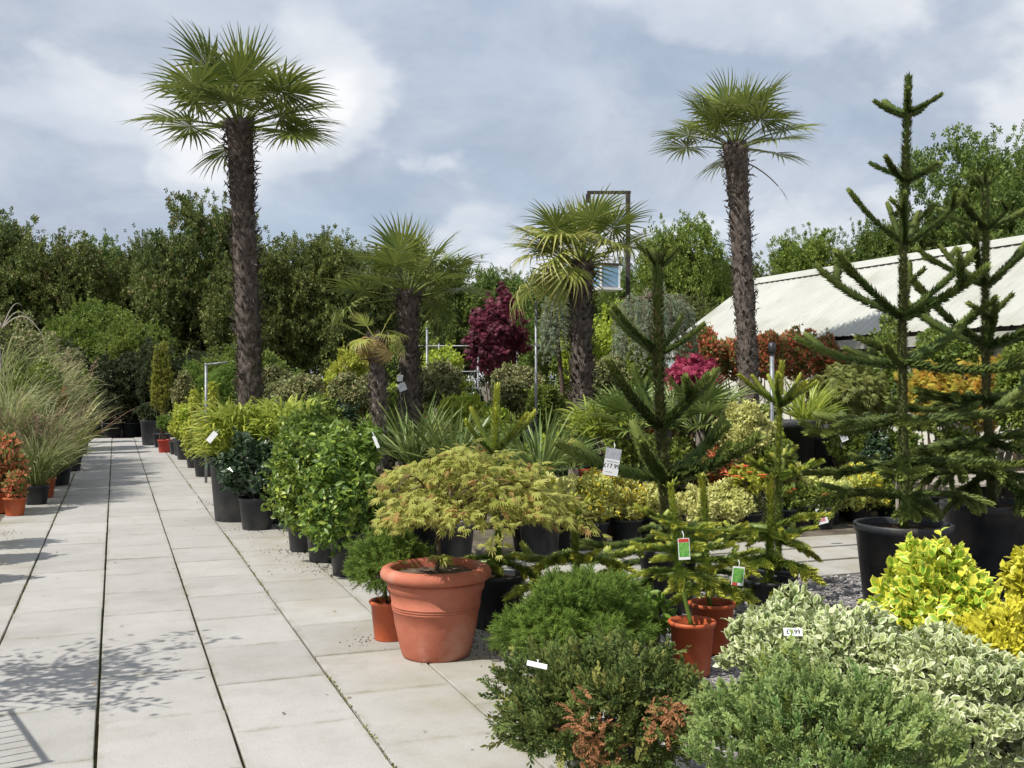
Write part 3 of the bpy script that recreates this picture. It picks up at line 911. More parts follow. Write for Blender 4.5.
def shrub(name, label, cat, px, Z, ytop, ybot, wpx, kind, potspec=("black", 0.17, 0.30), group=None, cov=1.0, mat=None, flat=-0.75, pxc=None, base=None, nst=6, deep=1.0, lscale=1.0, seed=None):
    """a shrub whose crown spans the given heights and width at depth Z"""
    SEED[0] += 1
    sd = SEED[0] if seed is None else seed
    x, y = W(px, Z)
    t = thing(name, label, cat, (x, y, 0), random.uniform(0, 6.28) if seed is None else 0.7, group)
    zt, zb = H(ytop, Z), max(H(ybot, Z), 0.02)
    rx = wpx * M(Z) / 2
    rz = (zt - zb) / (1 + min(0.95, -flat) if flat > -0.95 else 2.0)
    zc = zt - rz
    g, m = foliage(kind, rx, rx * deep, rz, Z, sd, flat, cov, mat, lscale)
    part("foliage", g, m, t, stuff=True, loc=(0, 0, zc))
    zs = 0.0
    if potspec:
        mt, r, h = potspec
        zs = pot(t, r, r * 0.8, h, mt)
    rg = np.random.default_rng(SEED[0] + 5)
    g = Geo()
    ends = [nrm(rg.normal(size=3)) * np.array([rx, rx, rz]) * 0.6 + np.array([0, 0, zc + 0.1 * rz]) for _ in range(nst)]
    stems(g, zs, ends, rg, 0.008 + 0.012 * min(rx, 0.8))
    part("stem", g, MB["stem"], t)
    return t


def blade_geo(n, L, Wd, rng, spread=0.9, droop=0.8, base_r=0.06, seg=5, up0=0.25, lvar=0.35, rise=0.0):
    """arching strap leaves from a crown"""
    az = rng.uniform(0, 2 * math.pi, n)
    lean = up0 + (spread - up0) * rng.random(n) ** 0.8
    LL = L * (1 - lvar * rng.random(n))
    br = base_r * np.sqrt(rng.random(n))
    ba = az + rng.normal(size=n) * 0.5
    p = np.stack([np.cos(ba) * br, np.sin(ba) * br, rise * rng.random(n)], -1)
    h = np.stack([np.cos(az), np.sin(az), np.zeros(n)], -1)
    side = np.stack([-np.sin(az), np.cos(az), np.zeros(n)], -1)
    tw = rng.normal(size=n) * 0.5
    g = Geo()
    V, C = [], []
    rr, r2 = rng.random(n), rng.random(n)
    dr = droop * rng.uniform(0.5, 1.3, n)
    ang = lean.copy()
    for k in range(seg + 1):
        s = k / seg
        w = Wd * (0.55 + 0.9 * s) * (1 - s) ** 0.7 * 1.25 if k < seg else 0.0
        d = h * np.sin(ang)[:, None] + np.array([0, 0, 1.0]) * np.cos(ang)[:, None]
        nn = np.cross(side, d)
        sd = side * np.cos(tw)[:, None] + nn * np.sin(tw)[:, None]
        V.append(p + sd * w / 2); V.append(p - sd * w / 2)
        c = np.zeros((n, 4)); c[:, 0] = rr; c[:, 1] = 1; c[:, 2] = s; c[:, 3] = r2
        C.append(c); C.append(c)
        p = p + d * (LL / seg)[:, None]
        ang = ang + dr * (0.35 + s) / seg * 1.4
    V = np.stack(V, 1); C = np.stack(C, 1)
    k2 = 2 * (seg + 1)
    f = []
    for k in range(seg):
        a = 2 * k
        f += [[a, a + 1, a + 3], [a, a + 3, a + 2]]
    F = np.array(f)[None] + (np.arange(n) * k2)[:, None, None]
    g.add(V.reshape(-1, 3), F.reshape(-1, 3), C.reshape(-1, 4))
    return g


def tuft(name, label, cat, px, Z, ybase_top, ytop, wpx, mat="grass", n=260, Wd=0.012, potspec=("black", 0.15, 0.26), spread=0.8, droop=0.9, plumes=0, group=None, up0=0.1, seg=5, rise=0.0, base=None, lk=1.12):
    SEED[0] += 1
    rg = np.random.default_rng(SEED[0])
    x, y = W(px, Z)
    t = thing(name, label, cat, (x, y, 0), random.uniform(0, 6.28), group)
    zs = pot(t, potspec[1], potspec[1] * 0.8, potspec[2], potspec[0]) if potspec else 0.0
    if ybase_top is not None:
        zs = max(zs, H(ybase_top, Z))
    Ln = (H(ytop, Z) - zs - rise) * lk
    Wd = max(Wd, 1.1 * M(Z))
    g = blade_geo(n, Ln, Wd, rg, spread, droop, base or min(0.12, wpx * M(Z) * 0.14), seg, up0, rise=rise)
    part("foliage", g, LM[mat], t, stuff=True, loc=(0, 0, zs))
    if plumes:
        g = Geo()
        for _ in range(plumes):
            a, ln = rg.uniform(0, 6.28), rg.uniform(0.08, 0.5)
            top = np.array([math.cos(a) * math.sin(ln), math.sin(a) * math.sin(ln), math.cos(ln)]) * Ln * rg.uniform(0.9, 1.15)
            m = np.linspace(0, 1, 6)[:, None]
            pts = top * m + np.array([math.cos(a), math.sin(a), -0.4]) * 0.12 * m ** 3 * Ln
            tube(g, pts, np.linspace(0.003, 0.002, 6), 3, 0.4)
            q = pts[-1] + (pts[-1] - pts[-2]) * rg.uniform(-1.2, 0.6, (26, 1)) + rg.normal(size=(26, 3)) * 0.02
            d = nrm(pts[-1] - pts[-2])[None] + rg.normal(size=(26, 3)) * 0.35
            leaves(g, q, d, rg.normal(size=(26, 3)), 0.09, 0.014, DIAMOND, rg)
        part("plume", g, LM["plume"], t, stuff=True, loc=(0, 0, zs))
    return t


# ---- fan palms
def fan_geo(rng, plen=0.55, R=0.52, nseg=30, span=5.0, droop=0.35, fold=0.25, petiole=True, hang=0.0, pl_curve=0.15):
    """one fan leaf: petiole from the origin along +Y, blade beyond, upper face +Z"""
    g, gp = Geo(), Geo()
    if petiole:
        m = np.linspace(0, 1, 6)
        pts = np.stack([np.zeros(6), plen * m, -pl_curve * plen * m ** 2], -1)
        tube(gp, pts, np.linspace(0.016, 0.009, 6), 5, 0.55)
    hub = np.array([0, plen, -pl_curve * plen])
    base_tilt = -2 * pl_curve + hang
    ay = np.array([0, math.cos(base_tilt), math.sin(base_tilt)])
    az = np.array([0, -math.sin(base_tilt), math.cos(base_tilt)])
    ax = np.array([1.0, 0, 0])
    for i in range(nseg):
        a = (i / (nseg - 1) - 0.5) * span + rng.normal() * 0.025
        L = R * (1.0 - 0.25 * (abs(a) / (span / 2)) ** 2) * rng.uniform(0.9, 1.06)
        hw = span / nseg * 0.52
        # outward direction in the blade plane, dished upwards a little
        dr = math.sin(a) * ax + math.cos(a) * ay
        sd = math.cos(a) * ax - math.sin(a) * ay
        lift = 0.10 * math.sin(abs(a)) + rng.normal() * 0.035
        rr, r2 = rng.random(), rng.random()
        V, C = [], []
        steps = (0.02, 0.30, 0.44, 0.66, 0.86, 1.0)
        dro = droop * rng.uniform(0.4, 1.5)
        for k, s in enumerate(steps):
            z = lift * s * L - dro * L * max(0, s - 0.42) ** 2 * 1.8
            w = L * 0.44 * hw * (s / 0.44) if s <= 0.44 else L * 0.44 * hw * (1 - (s - 0.44) / 0.56) ** 0.85
            w = max(w, 0.0012) if k < 5 else 0.0008
            c0 = hub + dr * L * s + az * z
            V += [c0 - sd * w, c0 - az * w * fold * 1.6, c0 + sd * w]
            e = [rr, 1, max(0, s - 0.1), r2]
            C += [e, [rr, 0, max(0, s - 0.1), r2], e]
        f = []
        for k in range(5):
            b = 3 * k
            for q in (0, 1):
                f += [[b + q, b + q + 1, b + q + 4], [b + q, b + q + 4, b + q + 3]]
        g.add(V, f, C)
    return g, gp


_pr = np.random.default_rng(77)
PALM_ME = {}
for key, mat, kw in (
        ("stiff", "palm", dict(plen=0.55, R=0.60, droop=0.18, pl_curve=0.05)),
        ("stiff2", "palm", dict(plen=0.65, R=0.58, droop=0.30, pl_curve=0.12)),
        ("open", "palm", dict(plen=0.70, R=0.60, droop=0.45, pl_curve=0.18, hang=-0.35)),
        ("droop", "palm", dict(plen=0.70, R=0.58, droop=0.9, pl_curve=0.25, hang=-0.7)),
        ("young", "palm", dict(plen=0.45, R=0.60, droop=0.05, pl_curve=0.0, span=2.2, nseg=22)),
        ("pale", "palm_pale", dict(plen=0.60, R=0.58, droop=0.7, pl_curve=0.15, hang=-0.3)),
        ("pale2", "palm_pale", dict(plen=0.50, R=0.58, droop=1.3, pl_curve=0.2, hang=-0.8)),
        ("pale_young", "palm_pale", dict(plen=0.40, R=0.60, droop=0.25, pl_curve=0.02, span=2.8, nseg=26)),
        ("dead", "palm_dead", dict(plen=0.40, R=0.52, droop=1.5, pl_curve=0.3, hang=-1.1, span=3.6, nseg=26)),
        ("bare", "trunk", dict(plen=0.85, R=0.40, droop=0.3, pl_curve=0.3, span=0.35, nseg=9)),
        ("small", "yucca", dict(plen=0.35, R=0.42, droop=0.25, pl_curve=0.1, span=4.2, nseg=24)),
):
    PALM_ME[key] = [q.mesh(w, LM[mat]) for q, w in zip(fan_geo(_pr, **kw), ("leaf", "petiole"))]


def frond(parent, key, az, el, z, roll=0.0, scale=1.0, x=0, y=0, name="leaf"):
    o = link(name, PALM_ME[key][0], parent)
    link("petiole", PALM_ME[key][1], o)
    d = Vector((math.cos(az) * math.cos(el), math.sin(az) * math.cos(el), math.sin(el)))
    up = Vector((0, 0, 1)) if abs(el) < 1.45 else Vector((math.cos(az + 3.14), math.sin(az + 3.14), 0))
    n = (up - d * up.dot(d)).normalized()
    if roll:
        n = Matrix.Rotation(roll, 3, d) @ n
    s = d.cross(n)
    m = Matrix((s, d, n)).transposed()
    o.rotation_euler = m.to_euler()
    o.location = (x + 0.06 * d.x, y + 0.06 * d.y, z)
    o.scale = (scale,) * 3
    return o


def trunk_geo(rng, h, r0, r1, lean=(0, 0), stubs=260, shag=1.0, bulge=1.25):
    g = Geo()
    k = int(h / 0.045) + 2
    seg = 20
    s = np.linspace(0, 1, k)
    th = np.linspace(0, 2 * math.pi, seg, endpoint=False)
    ax = np.stack([lean[0] * s ** 1.2, lean[1] * s ** 1.2, s * h], -1)
    R = (r0 + (r1 - r0) * s) * (1 + 0.05 * np.sin(s * 31 + rng.uniform(0, 6))) * (1 + (bulge - 1) * np.clip((s - 0.8) / 0.2, 0, 1) ** 1.5)
    rad = R[:, None] * (1 + rng.normal(size=(k, seg)) * 0.055)
    V = np.stack([ax[:, None, 0] + rad * np.cos(th), ax[:, None, 1] + rad * np.sin(th), np.repeat(ax[:, 2:3], seg, 1) + rng.normal(size=(k, seg)) * 0.012], -1).reshape(-1, 3)
    i = np.arange(k - 1)[:, None] * seg; j = np.arange(seg)[None]; j2 = (j + 1) % seg
    q = np.stack([i + j, i + j2, i + seg + j2, i + seg + j], -1).reshape(-1, 4)
    C = np.zeros((len(V), 4)); C[:, 0] = np.clip(0.28 + rng.normal(size=len(V)) * 0.18, 0, 1)
    g.add(V, np.concatenate([q[:, [0, 1, 2]], q[:, [0, 2, 3]]]), C)
    # old leaf bases, spiralling up
    n = int(stubs)
    ss = (np.arange(n) + rng.random(n)) / n
    a = np.arange(n) * 2.39996 + rng.normal(size=n) * 0.2
    Rr = np.interp(ss, s, R)
    c = np.stack([np.interp(ss, s, ax[:, 0]), np.interp(ss, s, ax[:, 1]), ss * h], -1)
    o = np.stack([np.cos(a), np.sin(a), np.zeros(n)], -1)
    d = o * rng.uniform(0.35, 0.9, (n, 1)) + np.array([0, 0, 1.0]) * rng.uniform(0.3, 1.0, (n, 1))
    leaves(g, c + o * (Rr * 0.93)[:, None], d, o, rng.uniform(0.05, 0.12, n) * shag, rng.uniform(0.035, 0.06, n), OVAL, rng)
    # shaggy fibre
    n = int(stubs * 3)
    ss = rng.random(n); a = rng.uniform(0, 6.28, n)
    c = np.stack([np.interp(ss, s, ax[:, 0]), np.interp(ss, s, ax[:, 1]), ss * h], -1)
    o = np.stack([np.cos(a), np.sin(a), np.zeros(n)], -1)
    d = o * 0.35 + np.array([0, 0, -1.0]) + rng.normal(size=(n, 3)) * 0.4
    leaves(g, c + o * (np.interp(ss, s, R) * 0.99)[:, None], d, o, rng.uniform(0.05, 0.13, n), 0.009, DIAMOND, rng)
    # hard spikes standing out
    n = int(stubs * 0.3)
    ss = rng.random(n) ** 0.7; a = rng.uniform(0, 6.28, n)
    c = np.stack([np.interp(ss, s, ax[:, 0]), np.interp(ss, s, ax[:, 1]), ss * h], -1)
    o = np.stack([np.cos(a), np.sin(a), np.zeros(n)], -1)
    d = o + np.array([0, 0, 0.35]) + rng.normal(size=(n, 3)) * 0.35
    leaves(g, c + o * (np.interp(ss, s, R) * 0.95)[:, None], d, np.array([0, 0, 1.0]) + rng.normal(size=(n, 3)) * 0.3, rng.uniform(0.06, 0.15, n) * shag, 0.022, DIAMOND, rng)
    return g


def palm(label, px, Z, xtop, ytop, r0, r1, plan, potspec, seed, group=None, scale=1.0, tmat="trunk", stubs=260, shag=1.0, clear=None):
    rg = np.random.default_rng(seed)
    x, y = W(px, Z)
    t = thing("palm_tree", label, "palm tree", (x, y, 0), 0, group)
    zs = pot(t, potspec[1], potspec[1] * 0.82, potspec[2], potspec[0], seg=36) if potspec else 0.0
    X2, Y2 = W(xtop, Z)
    lean = (X2 - x, Y2 - y)
    h = H(ytop, Z) - zs
    part("trunk", trunk_geo(rg, h, r0, r1, lean, stubs, shag), LM[tmat], t, loc=(0, 0, zs - 0.01))
    for (keys, n, el0, el1, off) in plan:
        for i in range(n):
            e = math.radians(el0 + (el1 - el0) * (i + 0.5) / n + rg.normal() * 5)
            a = off + i * 2.39996 + rg.normal() * 0.15
            key = keys[i % len(keys)]
            if clear is not None and e < 0.50 and math.cos(a - clear) > 0.10:
                continue
            frond(t, key, a, e, zs + h - 0.03 - 0.10 * (1 - math.sin(max(e, -0.5))), rg.normal() * 0.35, scale * rg.uniform(0.88, 1.08), lean[0], lean[1])
    return t


# ---- monkey puzzles
def scale_leaves(g, pts, rng, core, L, Wd, ring=6, step=0.011, tipL=0.75, flare=0.68, b0=0.0, b1=1.0):
    """overlapping pointed leaves round a path"""
    pts = np.asarray(pts, float)
    seg = np.linalg.norm(np.diff(pts, axis=0), axis=1)
    cum = np.concatenate([[0], np.cumsum(seg)])
    tot = cum[-1]
    n = max(8, int(tot / step) * ring)
    s = np.sort(rng.random(n)) * tot
    c = np.stack([np.interp(s, cum, pts[:, i]) for i in range(3)], -1)
    e = np.stack([np.interp(np.minimum(s + 0.01, tot), cum, pts[:, i]) - np.interp(np.maximum(s - 0.01, 0), cum, pts[:, i]) for i in range(3)], -1)
    e = nrm(e)
    ref = np.where(np.abs(e[:, 2:3]) > 0.85, np.array([[1.0, 0, 0]]), np.array([[0, 0, 1.0]]))
    a1 = nrm(np.cross(e, ref)); a2 = np.cross(e, a1)
    th = np.arange(n) * 2.39996 + rng.normal(size=n) * 0.25
    o = a1 * np.cos(th)[:, None] + a2 * np.sin(th)[:, None]
    q = s / tot
    fl = flare * (1 - 0.55 * np.clip((q - 0.85) / 0.15, 0, 1))
    d = e * 0.8 + o * fl[:, None]
    ll = L * rng.uniform(0.8, 1.15, n) * (1 - (1 - tipL) * q)
    v, f, ed, al = SPIKE
    t = (v, f, ed, np.zeros(4))
    n0 = len(g.c)
    leaves(g, c + o * core * 0.8, d, o + e * -0.3, ll, np.full(n, Wd), t, rng)
    g.c[-1][:, 2] = np.repeat(b0 + (b1 - b0) * q, 4)


def arau_branch(rng, L, bend=0.3, forks=2, core=0.010, leaf=0.040, lw=0.020, sag=0.0, spread=0.8, hangf=0.0, ring=6, step=0.011, flen=0.35):
    """grows along +X from the origin, bending up (bend) or down"""
    g = Geo()
    k = 12
    m = np.linspace(0, 1, k)
    ang = sag + bend * m
    d = np.stack([np.cos(ang), np.zeros(k), np.sin(ang)], -1)
    pts = np.concatenate([[[0, 0, 0]], np.cumsum(d[:-1] * L / (k - 1), axis=0)])
    pts[:, 1] += 0.03 * L * np.sin(m * 3 + rng.uniform(0, 6)) * m
    tube(g, pts, np.linspace(core, core * 0.6, k), 5, 0.2)
    scale_leaves(g, pts, rng, core, leaf, lw, ring, step)
    for i in range(forks):
        s = rng.uniform(0.35, 0.85) if forks > 1 else rng.uniform(0.6, 0.8)
        j = s * (k - 1)
        p0 = np.array([np.interp(j, np.arange(k), pts[:, c]) for c in range(3)])
        sg = 1 if i % 2 else -1
        fl = L * flen * rng.uniform(0.6, 1.1)
        a = spread * rng.uniform(0.7, 1.2)
        e = pts[min(int(j) + 1, k - 1)] - pts[int(j)]
        e = e / np.linalg.norm(e)
        mm = np.linspace(0, 1, 7)[:, None]
        dd = e[None] * math.cos(a) + np.array([[0, sg * math.sin(a), 0]]) + np.array([[0, 0, 1.0]]) * (0.25 - hangf * 1.4 * mm)
        pp = p0 + np.cumsum(nrm(dd) * fl / 6, axis=0) - nrm(dd)[:1] * fl / 6
        tube(g, pp, np.linspace(core * 0.8, core * 0.5, 7), 5, 0.2)
        scale_leaves(g, pp, rng, core * 0.8, leaf * 0.9, lw * 0.9, ring, step, b0=0.3)
    return g


_ar = np.random.default_rng(41)
ARAU = {}
BIG = dict(leaf=0.074, lw=0.034, core=0.018, ring=7, step=0.0165)
LIM = dict(leaf=0.115, lw=0.042, core=0.020, ring=7, step=0.027)
TIP = dict(leaf=0.150, lw=0.060, core=0.028, ring=8, step=0.032)
THK = dict(leaf=0.100, lw=0.046, core=0.026, ring=7, step=0.020)
ARM = dict(leaf=0.105, lw=0.042, core=0.020, ring=7, step=0.022)
for key, mat, kw in (
        ("up", "arau", dict(L=1.0, bend=0.45, forks=1, sag=0.0, **BIG)),
        ("up2", "arau", dict(L=1.0, bend=0.30, forks=1, sag=0.05, **BIG)),
        ("up3", "arau", dict(L=1.0, bend=0.60, forks=1, sag=-0.1, **BIG)),
        ("tip", "arau", dict(L=1.0, bend=0.40, forks=0, sag=-0.1, **TIP)),
        ("flat", "arau", dict(L=1.0, bend=0.45, forks=2, sag=-0.25, **BIG)),
        ("flat2", "arau", dict(L=1.0, bend=0.30, forks=3, sag=-0.2, hangf=0.5, **BIG)),
        ("hang", "arau", dict(L=1.0, bend=-0.5, forks=4, sag=0.05, hangf=1.0, flen=0.4, **BIG)),
        ("hang2", "arau", dict(L=1.0, bend=-0.8, forks=5, sag=0.2, hangf=1.2, flen=0.38, **BIG)),
        ("ltip", "arau_lime", dict(L=1.0, bend=0.35, forks=0, sag=0.0, **TIP)),
        ("tup", "arau", dict(L=1.0, bend=0.40, forks=0, sag=0.0, **THK)),
        ("tup2", "arau", dict(L=1.0, bend=0.55, forks=1, sag=-0.05, **THK)),
        ("larm", "arau_lime", dict(L=1.0, bend=0.40, forks=0, sag=0.0, **ARM)),
        ("arm", "arau", dict(L=1.0, bend=0.35, forks=0, sag=0.0, **ARM)),
        ("lflat", "arau_lime", dict(L=1.0, bend=0.35, forks=2, sag=-0.15, **LIM)),
        ("lflat2", "arau_lime", dict(L=1.0, bend=-0.4, forks=3, sag=0.1, hangf=0.4, **LIM)),
):
    ARAU[key] = arau_branch(_ar, **kw).mesh("branch", LM[mat])


def monkey_puzzle(label, px, Z, ytop, potspec, whorls, seed, lime=False, xtop=None, core=0.028, group=None, leader=True, bare=0.0, leaf=0.05):
    """whorls: (height pixel y, number of branches, length m, keys, tilt deg, azimuth offset)"""
    rg = np.random.default_rng(seed)
    x, y = W(px, Z)
    t = thing("monkey_puzzle_tree", label, "monkey puzzle", (x, y, 0), 0, group)
    zs = pot(t, potspec[1], potspec[1] * 0.8, potspec[2], potspec[0], seg=36) if potspec else 0.0
    h = H(ytop, Z) - zs
    lean = (0.0, 0.0)
    if xtop is not None:
        a = W(xtop, Z); lean = (a[0] - x, a[1] - y)
    k = 16
    m = np.linspace(0, 1, k)
    pts = np.stack([lean[0] * m + 0.012 * np.sin(m * 5 + seed), lean[1] * m + 0.012 * np.sin(m * 4), zs + h * m], -1)
    g = Geo()
    tube(g, pts, np.linspace(core, core * 0.4, k), 8, 0.1)
    sub = pts[int(bare * k):]
    scale_leaves(g, sub, rg, core * 0.6, leaf, leaf * 0.42, 8, 0.0115, tipL=0.85, flare=0.80)
    part("trunk", g, LM["arau_lime" if lime else "arau_trunk"], t)
    for (yp, n, L, keys, tilt, off) in whorls:
        z = H(yp, Z)
        s = (z - zs) / h
        bx, by = np.interp(s, m, pts[:, 0]), np.interp(s, m, pts[:, 1])
        for i in range(n):
            az = off + i * 2 * math.pi / n + rg.normal() * 0.16
            o = link("branch", ARAU[keys[i % len(keys)]], t, (bx, by, z + rg.normal() * 0.012))
            o.rotation_euler = Euler((rg.normal() * 0.15, -math.radians(tilt + rg.normal() * 6), az), "XYZ")
            o.scale = (L * rg.uniform(0.85, 1.12),) * 3
            if L < 0.45:
                pass
    return t


# ---- background trees
def crown_geo(rng, rx, rz, n, L, seed, lobes=20, lobe=0.34, gaps=0.72, flat=-0.9):
    p, o = bush_points(n, rx, rx, rz, rng, lobes, lobe, 0.26, 0.5, flat, gaps, seed)
    d = o * 0.7 + rng.normal(size=p.shape) * 0.5 + np.array([0, 0, 0.15])
    nn = o + np.array([0, 0, 0.8]) + rng.normal(size=p.shape) * 0.5
    ll = L * rng.uniform(0.6, 1.25, n)[:len(p)]
    g = Geo()
    rnd = np.clip(0.5 + 0.4 * vnoise(p / rx, 5.0, seed + 2) + rng.normal(size=len(p)) * 0.22, 0, 1)
    leaves(g, p, d, nn, ll, ll, CLUST, rng, rnd)
    # sprays that break the outline
    return g


TREE_ME = {}


def tree(label, px, Z, ytop, wpx, ybot, kind, var, group, name="tree", n=11000, L=0.235):
    rx = wpx * M(Z) / 2
    zt, zb = H(ytop, Z), H(ybot, Z)
    key = var % 3
    if key not in TREE_ME:
        rg = np.random.default_rng(500 + key * 17)
        cg = crown_geo(rg, 2.3, 2.8, n, L, 60 + key * 5)
        # long shoots past the outline
        q = nrm(rg.normal(size=(150, 3))); q[:, 2] = np.abs(q[:, 2])
        for v in q:
            b = v * np.array([2.1, 2.1, 2.55]) * rg.uniform(0.9, 1.0)
            e = nrm(v + rg.normal(size=3) * 0.5) * rg.uniform(0.3, 0.8)
            s = rg.random((7, 1))
            leaves(cg, b + e * s, np.tile(e, (7, 1)) + rg.normal(size=(7, 3)) * 0.3, rg.normal(size=(7, 3)) + [0, 0, 1], L * 0.7, L * 0.7, CLUST, rg)
        tg = Geo()
        m = np.linspace(0, 1, 7)[:, None]
        trunk = np.concatenate([0.15 * np.sin(m * 4), 0.12 * np.cos(m * 3), -4.2 + m * 4.6], 1)
        tube(tg, trunk, np.linspace(0.17, 0.10, 7), 8)
        for _ in range(12):
            e = nrm(rg.normal(size=3)) * np.array([1.7, 1.7, 2.0]); e[2] = abs(e[2])
            s = rg.uniform(0.4, 0.95)
            b = np.array([np.interp(s, m[:, 0], trunk[:, c]) for c in range(3)])
            pts = b + (e - b) * m + np.sin(m * 3.14) * rg.normal(size=3) * 0.25
            tube(tg, pts, np.linspace(0.075, 0.018, 7), 5)
        TREE_ME[key] = (cg.mesh("crown", LM[kind]), tg.mesh("trunk", MB["bark_dark"]))
    cm, tm = TREE_ME[key]
    x, y = W(px, Z)
    t = thing(name, label, "tree", (x, y, 0), random.uniform(0, 6.28), group)
    rz = (zt - zb) / 2
    sc = (rx / 2.3, rx / 2.3, rz / 2.8)
    c = link("crown", cm, t, (0, 0, zb + rz)); c.scale = sc; c["kind"] = "stuff"
    c.material_slots[0].link = "OBJECT"; c.material_slots[0].material = LM[kind]
    k = link("trunk", tm, t, (0, 0, zb + rz)); k.scale = (sc[0], sc[1], max((zb + rz) / 4.2, sc[2] * 0.6))
    return t


# ------------------------------------------------------------------ building with white ribbed roof
def building():
    t = thing("building", "long low building with a white ribbed metal roof behind the red hedge", "building", (0, 0, 0))
    ua, ur, ub, ze, zr, sa, sb = 11.73, 13.92, 16.11, 2.50, 4.0, 6.0, 21.0
    roofm = surf_mat("white_roof_sheet", (0.375, 0.38, 0.345), (0.43, 0.435, 0.40), 1.2, 0.65, 0.2, 0, 10, (0.29, 0.29, 0.24), 0.7, world=True)
    wallm = surf_mat("cream_wall_sheet", (0.60, 0.59, 0.52), (0.68, 0.67, 0.60), 2.0, 0.6, 0.3, 0, 10, world=True)
    # one sheet of ribbed metal, copied along each slope
    pitch, sheet = 0.20, 1.0
    prof = []
    for k in range(5):
        y = k * pitch
        prof += [(y, 0.0), (y + 0.13, 0.0), (y + 0.15, 0.014), (y + 0.18, 0.014)]
    prof.append((1.0, 0.0))
    prof = np.array(prof)
    ln = math.hypot(ur - ua, zr - ze) + 0.12
    g = Geo()
    n = len(prof)
    v = np.concatenate([np.stack([np.full(n, q), prof[:, 0], prof[:, 1]], -1) for q in (-0.12, ln - 0.12)])
    i = np.arange(n - 1)
    g.add(v, np.concatenate([np.stack([i, i + n, i + n + 1], -1), np.stack([i, i + n + 1, i + 1], -1)]))
    me = g.mesh("roof_sheet", roofm, False)
    a = math.atan2(zr - ze, ur - ua)
    for k in range(15):
        y = sb - 1.0 * (k + 1)
        for sd in (0, 1):
            o = link("roof_sheet", me, t)
            if sd == 0:
                o.matrix_local = Matrix.Translation((ua, y, ze)) @ Matrix.Rotation(-a, 4, "Y")
            else:
                o.matrix_local = Matrix.Translation((ub, y + 1.0, ze)) @ Matrix.Rotation(math.pi, 4, "Z") @ Matrix.Rotation(-a, 4, "Y")
    g = Geo()
    for sg, e in ((1, ua), (-1, ub)):
        g.add([(ur - sg * 0.22, sa, zr - 0.22 * math.tan(a) + 0.05), (ur, sa, zr + 0.06), (ur, sb + 0.05, zr + 0.06), (ur - sg * 0.22, sb + 0.05, zr - 0.22 * math.tan(a) + 0.05)], [[0, 1, 2], [0, 2, 3]])
    part("ridge_cap", g, roofm, t, False)
    g = Geo(); box(g, ua + 0.10, ua + 0.16, sa, sb - 0.1, 0, ze - 0.02); part("wall", g, wallm, t, False)
    g = Geo(); box(g, ub - 0.16, ub - 0.10, sa, sb - 0.1, 0, ze - 0.02); part("wall", g, wallm, t, False)
    g = Geo()
    y0 = sb - 0.09
    v = [(ua + 0.165, y0, 0), (ub - 0.165, y0, 0), (ub - 0.165, y0, ze), (ur, y0, zr - 0.08), (ua + 0.165, y0, ze)]
    g.add(v, [[0, 1, 2], [0, 2, 4], [4, 2, 3]]); part("gable", g, wallm, t, False)
    g = Geo(); box(g, ua - 0.13, ua - 0.02, sa, sb, ze - 0.30, ze - 0.14); gut = part("gutter", g, roofm, t, False)
    g = Geo(); box(g, ua + 0.015, ua + 0.095, sa, sb - 0.05, ze - 0.13, ze - 0.03); part("eave_board", g, MB["dark_timber"], t, False)
    g = Geo(); g2 = None
    box(g, -0.045, 0.045, -0.03, 0.03, -0.05, 0.0)
    bm_ = g.mesh("gutter_bracket", MB["dark_timber"], False)
    for k in range(60):
        link("gutter_bracket", bm_, gut, (ua - 0.075, sb - 0.15 - 0.25 * k, ze - 0.302))
    return t


building()

# ------------------------------------------------------------------ trees beyond the nursery
GB = "trees of the boundary beyond the path"
tree("bronze-leaved hedgerow tree furthest along the border side of the boundary", -8, 36, 210, 150, 440, "tree_brown", 0, GB)
tree("bronzed green hedgerow tree with ragged top above the tall grasses", 52, 37, 234, 120, 436, "tree_brown", 1, GB)
tree("mid green hedgerow tree between two bronzed ones at the path end", 104, 39, 238, 110, 430, "tree_green", 0, GB)
tree("dark hedgerow tree standing right behind the end of the paved path", 150, 38, 234, 110, 440, "tree_dark", 0, GB)
tree("tallest dark hedgerow tree, behind the trunk of the tallest palm", 206, 36, 196, 130, 440, "tree_brown", 2, GB)
tree("dense rounded dark tree just right of the tallest palm trunk", 272, 34, 236, 120, 430, "tree_dark", 1, GB)
tree("dense dark tree behind the small yellowing palm", 325, 35, 232, 120, 430, "tree_dark", 2, GB)
tree("dark boundary tree behind the full green palm with the broad crown", 385, 37, 246, 110, 430, "tree_dark", 0, GB)
GC = "low bright bushes along the boundary"
tree("low bright green bush under the bronzed hedgerow trees", 88, 34, 300, 90, 420, "tree_bright", 0, GC, "bush")
tree("bright green bush behind the golden column conifer", 138, 33, 318, 80, 420, "tree_bright", 1, GC, "bush")
tree("bright bush low behind the tallest palm trunk and the metal arm", 232, 31, 345, 90, 430, "tree_bright", 0, GC, "bush")
GD = "trees behind the plant benches"
tree("pale green tree behind the gap between two palms", 450, 42, 258, 100, 420, "tree_green", 1, GD)
tree("mid green tree peeping over the purple maple", 500, 43, 270, 90, 420, "tree_green", 0, GD)
tree("green tree behind the pale palm trunk", 560, 40, 268, 110, 420, "tree_green", 2, GD)
tree("bright leafy tree standing behind the gallows shaped timber gantry", 680, 37, 218, 104, 400, "tree_bright", 1, GD)
tree("green tree left of the timber gantry post", 622, 40, 262, 80, 420, "tree_green", 1, GD)
tree("dark green tree between the leafy tree and the white roof", 735, 41, 258, 110, 400, "tree_dark", 1, GD)
tree("light green tree over the far end of the white roof", 808, 44, 230, 100, 390, "tree_bright", 2, GD)
